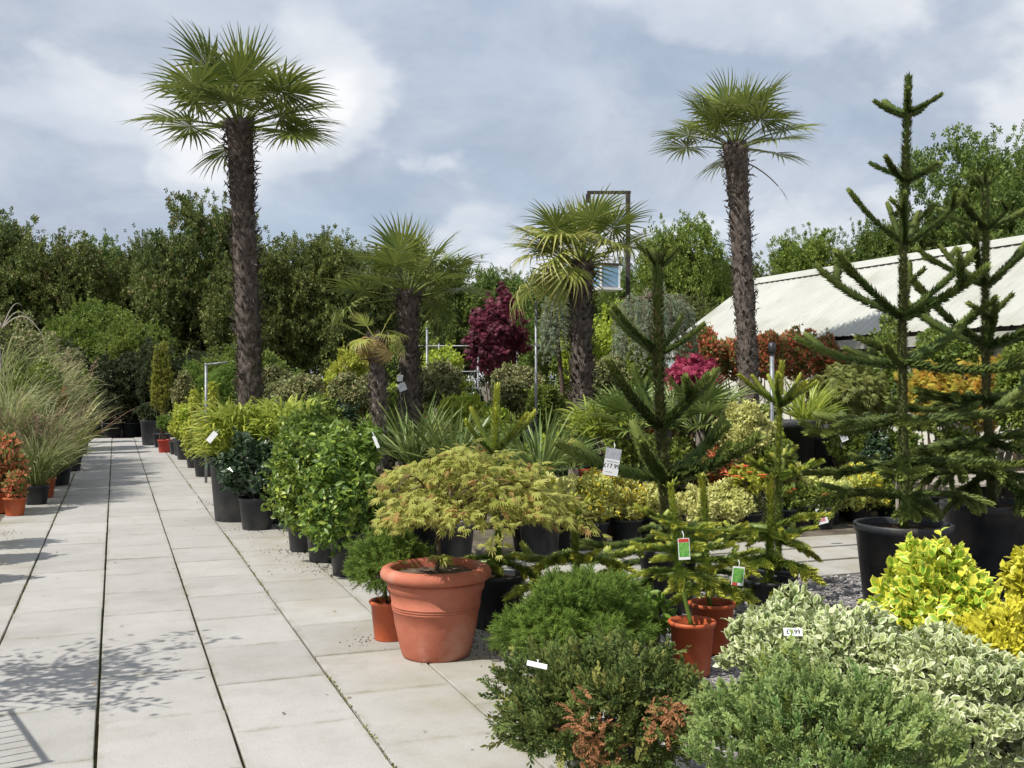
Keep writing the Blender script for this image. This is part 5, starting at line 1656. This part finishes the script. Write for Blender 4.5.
# ------------------------------------------------------------------ row along the far edge of the cross path
row = [
    (528, 10.35, 470, 530, 52, "euon_mix", "yellow-flecked shrub half hidden behind the orange-green maple"),
    (560, 10.4, 472, 532, 56, "euon_cream", "cream-edged shrub in a black pot behind the maple's right side"),
    (592, 10.5, 472, 528, 52, "euon_mix", "yellow-flecked shrub under the price tag"),
    (626, 10.7, 474, 528, 56, "euon_mix", "yellow-flecked shrub just left of the large dark monkey puzzle trunk"),
    (655, 10.9, 482, 532, 46, "euon_cream", "cream-edged shrub behind the large dark monkey puzzle trunk"),
    (692, 11.1, 486, 534, 54, "euon_cream", "cream-edged shrub just right of the large dark monkey puzzle trunk"),
    (726, 11.3, 480, 530, 56, "euon_cream", "cream-edged shrub left of the red flowering plant"),
    (790, 12.6, 460, 505, 60, "euon_cream", "cream-edged shrub right of the metal post"),
    (826, 12.3, 466, 516, 56, "euon_cream", "cream-edged shrub behind the pink and white hanging label"),
    (858, 12.5, 464, 514, 56, "euon_mix", "yellow-flecked shrub behind the lower arms of the tallest monkey puzzle"),
    (800, 11.9, 488, 526, 46, "midgreen", "green shrub with scattered red flowers beside the pink label"),
    (748, 11.5, 492, 532, 40, "brown", "bronze-leaved shrub behind the low bushy monkey puzzle"),
    (890, 12.8, 468, 516, 50, "midgreen", "green shrub behind the trunk of the tallest monkey puzzle"),
    (934, 12.9, 452, 500, 46, "midgreen", "green shrub with a pink flower between the two tall monkey puzzles"),
]
for (px, Z, yt, yb, w, k, lab) in row:
    shrub("potted_shrub", lab, "shrub", px, Z, yt, yb, w, k, ("black", 0.17, 0.26))


def flowering(label, px, Z, ytop, ybot, w, petal, n, seed, potspec=("black", 0.15, 0.24), kind="midgreen"):
    t = shrub("potted_flower", label, "flower", px, Z, ytop, ybot, w, kind, potspec)
    rg = np.random.default_rng(seed)
    g = Geo()
    rx, zt, zb = w * M(Z) / 2, H(ytop, Z), H(ybot, Z)
    d = nrm(rg.normal(size=(n, 3))); d[:, 2] = np.abs(d[:, 2])
    c = d * np.array([rx, rx, (zt - zb) * 0.5]) * 1.02 + np.array([0, 0, zb + (zt - zb) * 0.5])
    for q in c:
        a = np.arange(6) * 1.05
        dd = np.stack([np.cos(a), np.sin(a), np.full(6, 0.4)], -1)
        leaves(g, np.tile(q, (6, 1)), dd, np.tile([0, 0, 1.0], (6, 1)), 0.04, 0.035, OVAL, rg)
    part("flowers", g, LM[petal], t, stuff=True)


flowering("red flowering plant under the cream globe shrub", 748, 11.35, 466, 494, 44, "flower_red", 26, 1, kind="golden")
flowering("red flowering plant beside the slim monkey puzzle trunk", 783, 11.7, 484, 512, 26, "flower_red", 8, 2)
flowering("red flowering plant near the pink and white hanging label", 822, 11.9, 486, 512, 24, "flower_red", 6, 3)
flowering("pink flower in a pot between the two tall monkey puzzles", 924, 12.3, 454, 484, 22, "flower_pink", 6, 4)
flowering("purple-pink flower in a pot behind the large dark monkey puzzle", 683, 13.0, 432, 462, 18, "flower_pink", 5, 5)

# cream globe on a short stem
shrub("potted_shrub", "cream globe shrub raised on a stem beside the metal post", "shrub", 743, 12.0, 400, 472, 62, "euon_cream", ("black", 0.2, 0.34), flat=-0.98)

# ------------------------------------------------------------------ middle distance shrubs
GM = None
mid = [
    (297, 16.6, 370, 420, 52, "brown", "bronze-flecked globe shrub right behind the tallest palm"),
    (276, 17.6, 366, 410, 34, "brown", "smaller bronze-flecked globe shrub touching the tallest palm trunk"),
    (359, 16.4, 368, 422, 56, "brown", "bronze-flecked globe shrub left of the small yellowing palm"),
    (438, 16.2, 362, 416, 52, "brown", "bronze-flecked globe shrub right of the broad glossy palm trunk"),
    (516, 16.0, 362, 420, 56, "brown", "bronze-flecked globe shrub below the purple maple"),
    (606, 16.4, 352, 410, 44, "brown", "bronze-flecked globe shrub right of the yellow-green palm trunk"),
    (350, 19.0, 338, 400, 50, "golden", "golden-leaved shrub behind the small yellowing palm"),
    (332, 17.8, 372, 410, 36, "golden", "low golden shrub between two bronze-flecked globes"),
    (322, 15.0, 392, 425, 36, "midgreen", "low green shrub between the golden shrub and the glossy camellias"),
    (402, 15.4, 384, 420, 38, "midgreen", "green shrub between the trunks of two palms"),
    (440, 20.0, 346, 390, 50, "lime", "light green shrub behind the metal pole"),
    (470, 14.6, 390, 430, 56, "lime", "lime green shrub left of the bronze globe under the purple maple"),
    (548, 15.0, 378, 425, 40, "midgreen", "grey-green shrub beside the thin metal pole"),
    (562, 19.4, 320, 400, 60, "midgreen", "bright green shrub between the purple maple and the yellow-green palm"),
    (604, 18.6, 296, 400, 84, "lime", "tall lime-yellow shrub behind the yellow-green palm trunk"),
    (640, 17.6, 340, 400, 56, "lime", "lime-yellow shrub left of the dark monkey puzzle top"),
    (690, 12.9, 356, 376, 54, "pinkleaf", "crimson dwarf maple below the end of the white roof"),
    (650, 14.6, 390, 420, 46, "euon_cream", "pale cream shrub behind the arms of the dark monkey puzzle"),
    (550, 16.8, 396, 425, 36, "euon_white", "whitish variegated shrub right of the thin metal pole"),
    (392, 22.0, 340, 395, 60, "midgreen", "green shrub behind the small and broad palms"),
    (420, 24.0, 330, 390, 40, "midgreen", "dull green clipped shrub with a bare stem beside the metal pole"),
    (265, 21.0, 350, 400, 60, "midgreen", "green shrub low behind the tallest palm trunk"),
    (222, 20.5, 362, 400, 50, "thuja", "feathery green conifer under the metal arm"),
]
for (px, Z, yt, yb, w, k, lab) in mid:
    shrub("potted_shrub", lab, "shrub", px, Z, yt, yb if k == "brown" else yb + 22, w * 1.12, k, ("black", 0.22, 0.36), flat=-0.9)
shrub("potted_maple", "deep purple maple with dense weeping foliage", "maple", 499, 19.0, 292, 395, 66, "purple", ("black", 0.28, 0.4), flat=-0.98, cov=1.2)
shrub("potted_maple", "olive green mounded maple before the red hedge", "maple", 842, 14.0, 362, 425, 96, "acer_olive", ("black", 0.24, 0.36), flat=-0.6, cov=1.2)
shrub("potted_maple", "orange-gold maple between the two tall monkey puzzles", "maple", 932, 13.6, 362, 425, 62, "acer_gold", ("black", 0.24, 0.36), flat=-0.7)
shrub("potted_maple", "orange-gold maple behind the second tall monkey puzzle", "maple", 985, 13.9, 356, 440, 76, "acer_gold", ("black", 0.24, 0.36), flat=-0.8)
shrub("potted_shrub", "lime-leaved shrub above the orange-gold maples", "shrub", 952, 15.5, 322, 400, 90, "lime", ("black", 0.24, 0.36), mat="tree_bright")
shrub("potted_shrub", "bright green shrub at the near end of the white roof", "shrub", 1022, 13.2, 330, 450, 70, "lime", ("black", 0.24, 0.36), mat="tree_bright")
shrub("potted_shrub", "dark leafy shrub behind the tallest monkey puzzle trunk", "shrub", 884, 15.0, 320, 440, 50, "midgreen", ("black", 0.24, 0.36), cov=0.7)
shrub("potted_shrub", "tall thin green shrub with a white label right of the dark bins", "shrub", 846, 12.9, 418, 470, 44, "midgreen", ("black", 0.18, 0.3), cov=0.6)
GP = "red-tipped hedge shrubs below the white roof"
for i, px in enumerate((703, 733, 766, 798, 832, 864, 896)):
    shrub("hedge_shrub", "red-tipped evergreen shrub in the row below the white roof's eave", "shrub", px, 18.2 + 0.2 * (i % 2), 326 + 4 * ((i * 2) % 3), 392, 52, "photinia", ("black", 0.26, 0.4), GP, flat=-0.95)


# weeping blue cedar
def cedar(label, px, Z, ytop, ybot, wpx, seed, n=120):
    rg = np.random.default_rng(seed)
    x, y = W(px, Z)
    t = thing("weeping_cedar", label, "cedar", (x, y, 0))
    zs = pot(t, 0.28, 0.23, 0.4, "black")
    zt, zb, rx = H(ytop, Z), H(ybot, Z), wpx * M(Z) / 2
    g, gl = Geo(), Geo()
    m = np.linspace(0, 1, 8)[:, None]
    tube(g, np.concatenate([0.06 * np.sin(m * 5), 0.05 * m, zs + (zt - zs - 0.05) * m], 1), np.linspace(0.05, 0.03, 8), 7)
    for i in range(n):
        a = i * 2.4
        r = rx * math.sqrt(rg.random())
        top = np.array([math.cos(a) * r, math.sin(a) * r, zt - 0.25 * (r / rx) ** 2 + rg.normal() * 0.06])
        ln = (zt - zb) * rg.uniform(0.45, 1.0)
        pts = top + np.array([math.cos(a) * 0.10, math.sin(a) * 0.10, -1.0]) * ln * m * np.array([m[-1] * 1, m[-1] * 1, m[-1]]).reshape(1, 3)
        pts[:, :2] += rg.normal(size=2) * 0.05 * np.sin(m * 4)
        tube(g, pts, 0.005, 3)
        s = rg.random((34, 1))
        c = top + (pts[-1] - top) * s + rg.normal(size=(34, 3)) * 0.02
        leaves(gl, c, rg.normal(size=(34, 3)) * 0.6 + [0, 0, -0.5], rg.normal(size=(34, 3)), 0.10, 0.10, SPRIG, rg)
        if i % 6 == 0:
            b = np.array([0, 0, zt - 0.1])
            tube(g, b + (top - b) * m + np.array([0, 0, 0.0]) * np.sin(m * 3.14), np.linspace(0.02, 0.008, 8), 5)
    part("stem", g, MB["stem"], t)
    part("foliage", gl, LM["cedar"], t, stuff=True)


cedar("blue weeping cedar right of the hanging lamp box", 655, 17.0, 290, 372, 76, 1, 95)
cedar("smaller blue weeping cedar left of the yellow-green palm trunk", 560, 17.5, 290, 350, 32, 2, 60)


# low stock filling the rows between
GF = "green stock plants filling the rows between the benches"
fill = []
for (Z, yt, xs) in ((12.0, 436, (430, 468, 505, 545, 580, 640, 675, 720, 770)), (13.6, 418, (330, 372, 420, 455, 490, 530, 570, 625, 665, 720, 760, 870, 905, 960)),
                    (15.6, 402, (305, 345, 385, 425, 460, 500, 545, 585, 635, 670, 720, 765, 800)), (18.5, 385, (240, 285, 330, 380, 470, 525, 590, 640, 680)), (23.0, 366, (250, 300, 350, 400, 455, 520, 590, 640))):
    for i, px in enumerate(xs):
        k = ["midgreen", "midgreen", "glossy", "lime", "midgreen", "photinia"][(i * 5 + int(Z)) % 6]
        word = {"midgreen": "plain green leafy shrub", "glossy": "dark glossy shrub", "lime": "lime green shrub", "photinia": "red-tipped green shrub"}[k]
        rowp = {12: "just behind the cream-edged shrubs", 13: "in the second stock row", 15: "in the third stock row", 18: "in the row under the palm crowns", 23: "in the rear row"}[int(Z)]
        marks = ((250, "the tallest palm"), (300, "the glossy bright shrubs"), (335, "the low golden shrub"), (381, "the small yellowing palm"), (411, "the broad glossy palm"), (440, "the metal pole"), (470, "the lime shrub"), (499, "the purple maple"), (536, "the tall thin pole"), (583, "the yellow-green palm"), (628, "the timber gantry"), (663, "the dark monkey puzzle"), (690, "the crimson maple"), (720, "the cream globe"), (752, "the tall palm by the roof"), (790, "the tall grey tub"), (842, "the olive maple"), (900, "the tallest monkey puzzle"), (960, "the orange-gold maples"))
        near = min(marks, key=lambda q: abs(q[0] - px))[1]
        shrub("potted_shrub", word + " " + rowp + ", near " + near, "shrub", px + random.uniform(-6, 6), Z + random.uniform(-0.3, 0.3), yt + random.uniform(-6, 8), HOR + 1732 / Z - 0.35 / M(Z), 46 * 14 / Z, k, ("black", 0.2, 0.36), GF + ", " + word, flat=-0.9, cov=0.75)

# ------------------------------------------------------------------ poles, frame, bench, labels
def pole(label, px, Z, ytop, r=0.017, arm=None, cap=False):
    x, y = W(px, Z)
    t = thing("metal_pole", label, "pole", (x, y, 0), -YAW)
    zt = H(ytop, Z)
    g = Geo(); tube(g, [(0, 0, -0.1), (0, 0, zt)], r, 10); part("post", g, MB["galv"], t)
    if arm:
        g = Geo(); tube(g, [(0, 0, zt - 0.01), (arm, 0, zt + 0.03)], r * 0.7, 8); part("arm", g, MB["galv"], t)
    g = Geo(); lathe(g, [(0.001, zt + (0.12 if cap else 0.012)), (r * (1.7 if cap else 1.15), zt + (0.10 if cap else 0.01)), (r * (1.9 if cap else 1.15), zt - 0.02), (r, zt - 0.021)], 12)
    part("cap", g, MB["black" if cap else "galv"], t)


pole("galvanised pole with a short side arm near the golden shrubs", 206, 17.2, 364, 0.022, 0.36)
pole("thin galvanised pole right of the broad glossy palm trunk", 427, 18.2, 328, 0.020)
pole("tall thin galvanised pole right of the purple maple", 536, 14.2, 302, 0.018)
pole("thick galvanised post with a black cap beside the cream globe", 772, 12.4, 352, 0.026, None, True)

x, y = W(400, 22.5); x2, y2 = W(556, 22.5)
t = thing("rail_fence", "thin grey rail fence behind the purple maple", "fence", (x, y, 0), math.atan2(y2 - y, x2 - x))
fl = math.hypot(x2 - x, y2 - y)
zf = H(346, 22.5)
for k in range(5):
    g = Geo(); tube(g, [(0, 0, -0.1), (0, 0, zf + 0.05)], 0.02, 8); part("post", g, MB["galv"], t, loc=(fl * k / 4, 0, 0))
for z in (zf, zf - 0.55):
    g = Geo(); tube(g, [(-0.05, 0, z), (fl + 0.05, 0, z)], 0.016, 8); part("rail", g, MB["galv"], t)
x, y = W(628, 19.5)
t = thing("timber_gantry", "dark gallows shaped timber gantry above the yellow-green palm", "gantry", (x, y, 0), -YAW)
zt = H(194, 19.5)
g = Geo(); box(g, -0.04, 0.04, -0.04, 0.04, -0.1, zt - 0.002); part("post", g, MB["dark_timber"], t, False)
g = Geo(); box(g, -0.76, 0.05, -0.03, 0.03, zt, zt + 0.055); part("beam", g, MB["dark_timber"], t, False)
g = Geo(); box(g, -0.78, -0.70, -0.045, 0.045, zt - 0.16, zt - 0.002); part("end_block", g, MB["dark_timber"], t, False)
g = Geo()
m = np.linspace(0, math.pi, 9)
zb = H(262, 19.5)
tube(g, np.stack([-0.12 + 0.13 * np.cos(m) * 0.9, np.zeros(9), zb + 0.0 + 0.09 * np.sin(m)], -1), 0.016, 6)
tube(g, [(-0.237, 0, zb), (-0.237, 0, zb - 0.12)], 0.016, 6)
tube(g, [(-0.02, 0, zb), (-0.02, 0, zb - 0.5)], 0.016, 6)
part("bracket", g, MB["galv"], t)
x, y = W(606, 19.4)
t = thing("lamp_box", "pale blue box lamp hanging from the dark timber gantry", "lamp", (x, y, H(290, 19.4)), -YAW + 0.35)
s = 0.42
bluem = surf_mat("pale_blue_panel", (0.17, 0.32, 0.50), (0.26, 0.42, 0.58), 6, 0.25, 0.5)
g = Geo(); box(g, -0.20, 0.20, -0.17, 0.17, 0.03, 0.44); part("housing", g, MB["ink_grey"], t, False)
g = Geo(); box(g, -0.17, 0.17, -0.18, -0.171, 0.06, 0.41); part("panel", g, bluem, t, False)
g = Geo(); box(g, -0.206, -0.201, -0.14, 0.14, 0.06, 0.41); part("panel", g, bluem, t, False)
g = Geo(); box(g, -0.24, 0.24, -0.21, 0.21, -0.01, 0.028); part("tray", g, MB["white"], t, False)
g = Geo(); box(g, -0.22, 0.22, -0.19, 0.19, 0.442, 0.48); part("lid", g, MB["dark_timber"], t, False)
for sx in (-0.185, 0.185):
    g = Geo(); box(g, sx - 0.014, sx + 0.014, -0.192, -0.171, 0.03, 0.44); part("frame_bar", g, MB["white"], t, False)

# slatted benches behind the second tall monkey puzzle
for bi, (px, Z, lab) in enumerate(((1005, 11.4, "weathered slatted timber bench behind the second tall monkey puzzle"), (990, 14.6, "weathered slatted timber bench under the orange-gold maples"))):
    x, y = W(px, Z)
    t = thing("plant_bench", lab, "bench", (x, y, 0), -0.15)
    zt = 0.62 if bi == 0 else 0.75
    for k in range(9):
        g = Geo(); bevel_box(g, 2.2, 0.115, zt - 0.03, zt, 0.006); o = part("slat", g, MB["timber"], t, False); o.location = (0, -0.56 + 0.14 * k, random.uniform(-0.002, 0.002))
    for sx in (-0.95, 0.95):
        g = Geo(); box(g, sx - 0.035, sx + 0.035, -0.60, 0.60, zt - 0.11, zt - 0.034); part("rail", g, MB["timber"], t, False)
        for sy in (-0.5, 0.5):
            g = Geo(); box(g, sx - 0.033, sx + 0.033, sy - 0.033, sy + 0.033, 0, zt - 0.113); part("leg", g, MB["timber"], t, False)

# tall dark bins and loose pots
def loose(name, label, cat, px, Z, r, h, mat, plant=False):
    x, y = W(px, Z)
    t = thing(name, label, cat, (x, y, 0))
    pot(t, r, r * 0.82, h, mat)


loose("plant_pot", "tall dark grey tub behind the metal post", "pot", 794, 13.8, 0.27, 1.15, "grey")
loose("plant_pot", "dark tub right of the tall grey tub", "pot", 817, 14.2, 0.26, 0.95, "grey")
loose("plant_pot", "orange pot behind the large dark monkey puzzle", "pot", 652, 12.7, 0.17, 0.85, "orange")
loose("plant_pot", "orange pot left of the cream globe shrub", "pot", 706, 13.2, 0.17, 0.9, "orange")
x, y = W(594, 11.2)
t = thing("plant_tray", "red plastic tray below the price tag", "tray", (x, y, 0.0), 0.1)
zt = H(470, 11.2)
g = Geo(); bevel_box(g, 0.42, 0.32, zt - 0.10, zt, 0.008); part("tray", g, MB["red"], t, False)
g = Geo(); box(g, -0.18, 0.18, -0.13, 0.13, 0, zt - 0.102); part("stand", g, MB["dark_timber"], t, False)


def lettering(text, size, mat, parent, loc, rot, name="lettering"):
    cu = bpy.data.curves.new("lettering", "FONT")
    cu.body = text; cu.size = size; cu.align_x = "CENTER"; cu.align_y = "CENTER"
    tmp = bpy.data.objects.new("lettering_tmp", cu)
    COL.objects.link(tmp)
    bpy.context.view_layer.update()
    me = bpy.data.meshes.new_from_object(tmp.evaluated_get(bpy.context.evaluated_depsgraph_get()))
    bpy.data.objects.remove(tmp)
    me.materials.clear(); me.materials.append(mat)
    o = link(name, me, parent, loc, rot)
    return o


def label_tag(name, label, cat, px, py, Z, w, h, tilt=0.0, mat="white", prints=(), text=None, tsize=0.03, tpos=0.0, yaw=0.0, hook=True, lean=0.0):
    """a thin card; prints: (x0, x1, z0, z1, material) in fractions of the card"""
    x, y = W(px, Z)
    t = thing(name, label, cat, (x, y, H(py, Z)), 0)
    t.rotation_euler = Euler((lean, tilt, -YAW + yaw), "XYZ")
    g = Geo(); box(g, -w / 2, w / 2, -0.0012, 0.0012, -h / 2, h / 2); cd = part("card", g, MB[mat], t, False)
    for (a, b, c, d, mm) in prints:
        g = Geo(); box(g, -w / 2 + a * w, -w / 2 + b * w, -0.0022, -0.0013, -h / 2 + c * h, -h / 2 + d * h); part("print", g, MB[mm], cd, False)
    if text:
        lettering(text, tsize, MB["ink"], cd, (0, -0.0026, tpos), (math.pi / 2, 0, 0))
    if hook:
        g = Geo(); tube(g, [(0, 0, h / 2 - 0.004), (0.004, 0.012, h / 2 + 0.02), (0, 0.03, h / 2 + 0.035)], 0.0022, 5); part("tie", g, MB["white"], t)
    return t


label_tag("price_tag", "white price tag reading £17.99 hanging on the dark monkey puzzle's arm", "price tag", 612, 462, 6.75, 0.10, 0.175, 0.17, "white",
          [(0.0, 1.0, 0.62, 1.0, "ink_grey"), (0.12, 0.88, 0.50, 0.53, "ink_grey"), (0.12, 0.6, 0.12, 0.14, "ink_grey")], "£17.99", 0.040, -0.026, 0.1)
label_tag("plant_label", "green picture label with red band on the front small monkey puzzle", "label", 684, 549, 5.65, 0.062, 0.115, -0.06, "white",
          [(0.06, 0.94, 0.82, 0.98, "ink_red"), (0.06, 0.94, 0.14, 0.80, "ink_green")], None)
label_tag("plant_label", "green picture label on the low branches near the rear terracotta pot", "label", 738, 576, 6.1, 0.07, 0.11, 0.1, "white",
          [(0.06, 0.94, 0.16, 0.92, "ink_green"), (0.06, 0.5, 0.0, 0.14, "ink_red")], None)
label_tag("plant_label", "pink and white picture label hanging before the cream-edged shrubs", "label", 822, 516, 10.6, 0.10, 0.16, -0.25, "white", [(0.2, 0.75, 0.15, 0.6, "pink")], None)
label_tag("name_card", "small white card with black lettering on the silver variegated shrub", "card", 793, 632, 4.45, 0.082, 0.034, 0.05, "white", [], "£9.99", 0.028, 0.0, 0.1, False, -0.5)
label_tag("plant_label", "white tag lying on the dark juniper", "label", 537, 665, 3.85, 0.075, 0.022, 0.22, "white", [], None, lean=-0.9)
label_tag("plant_label", "white tag on the bright glossy shrub behind the maple", "label", 376, 442, 8.3, 0.025, 0.10, -0.4, "white", [], None)
label_tag("plant_label", "white tag on the dark glossy shrub", "label", 212, 437, 11.2, 0.06, 0.13, 0.7, "white", [], None)
label_tag("plant_label", "white label tilted low beside the broad glossy palm trunk", "label", 402, 387, 12.9, 0.10, 0.10, -0.4, "white", [(0.1, 0.9, 0.55, 0.6, "ink_grey")], None)
label_tag("plant_label", "small white card above the tilted one beside the broad glossy palm", "label", 400, 378, 12.95, 0.07, 0.08, 0.05, "white", [], None)
label_tag("plant_label", "bluish white label on the thin green shrub right of the bins", "label", 843, 435, 12.2, 0.08, 0.15, -0.4, "white", [(0.1, 0.9, 0.1, 0.5, "ink_grey")], None)
print("objects", len(bpy.data.objects), "tris", sum(len(m.polygons) for m in bpy.data.meshes))
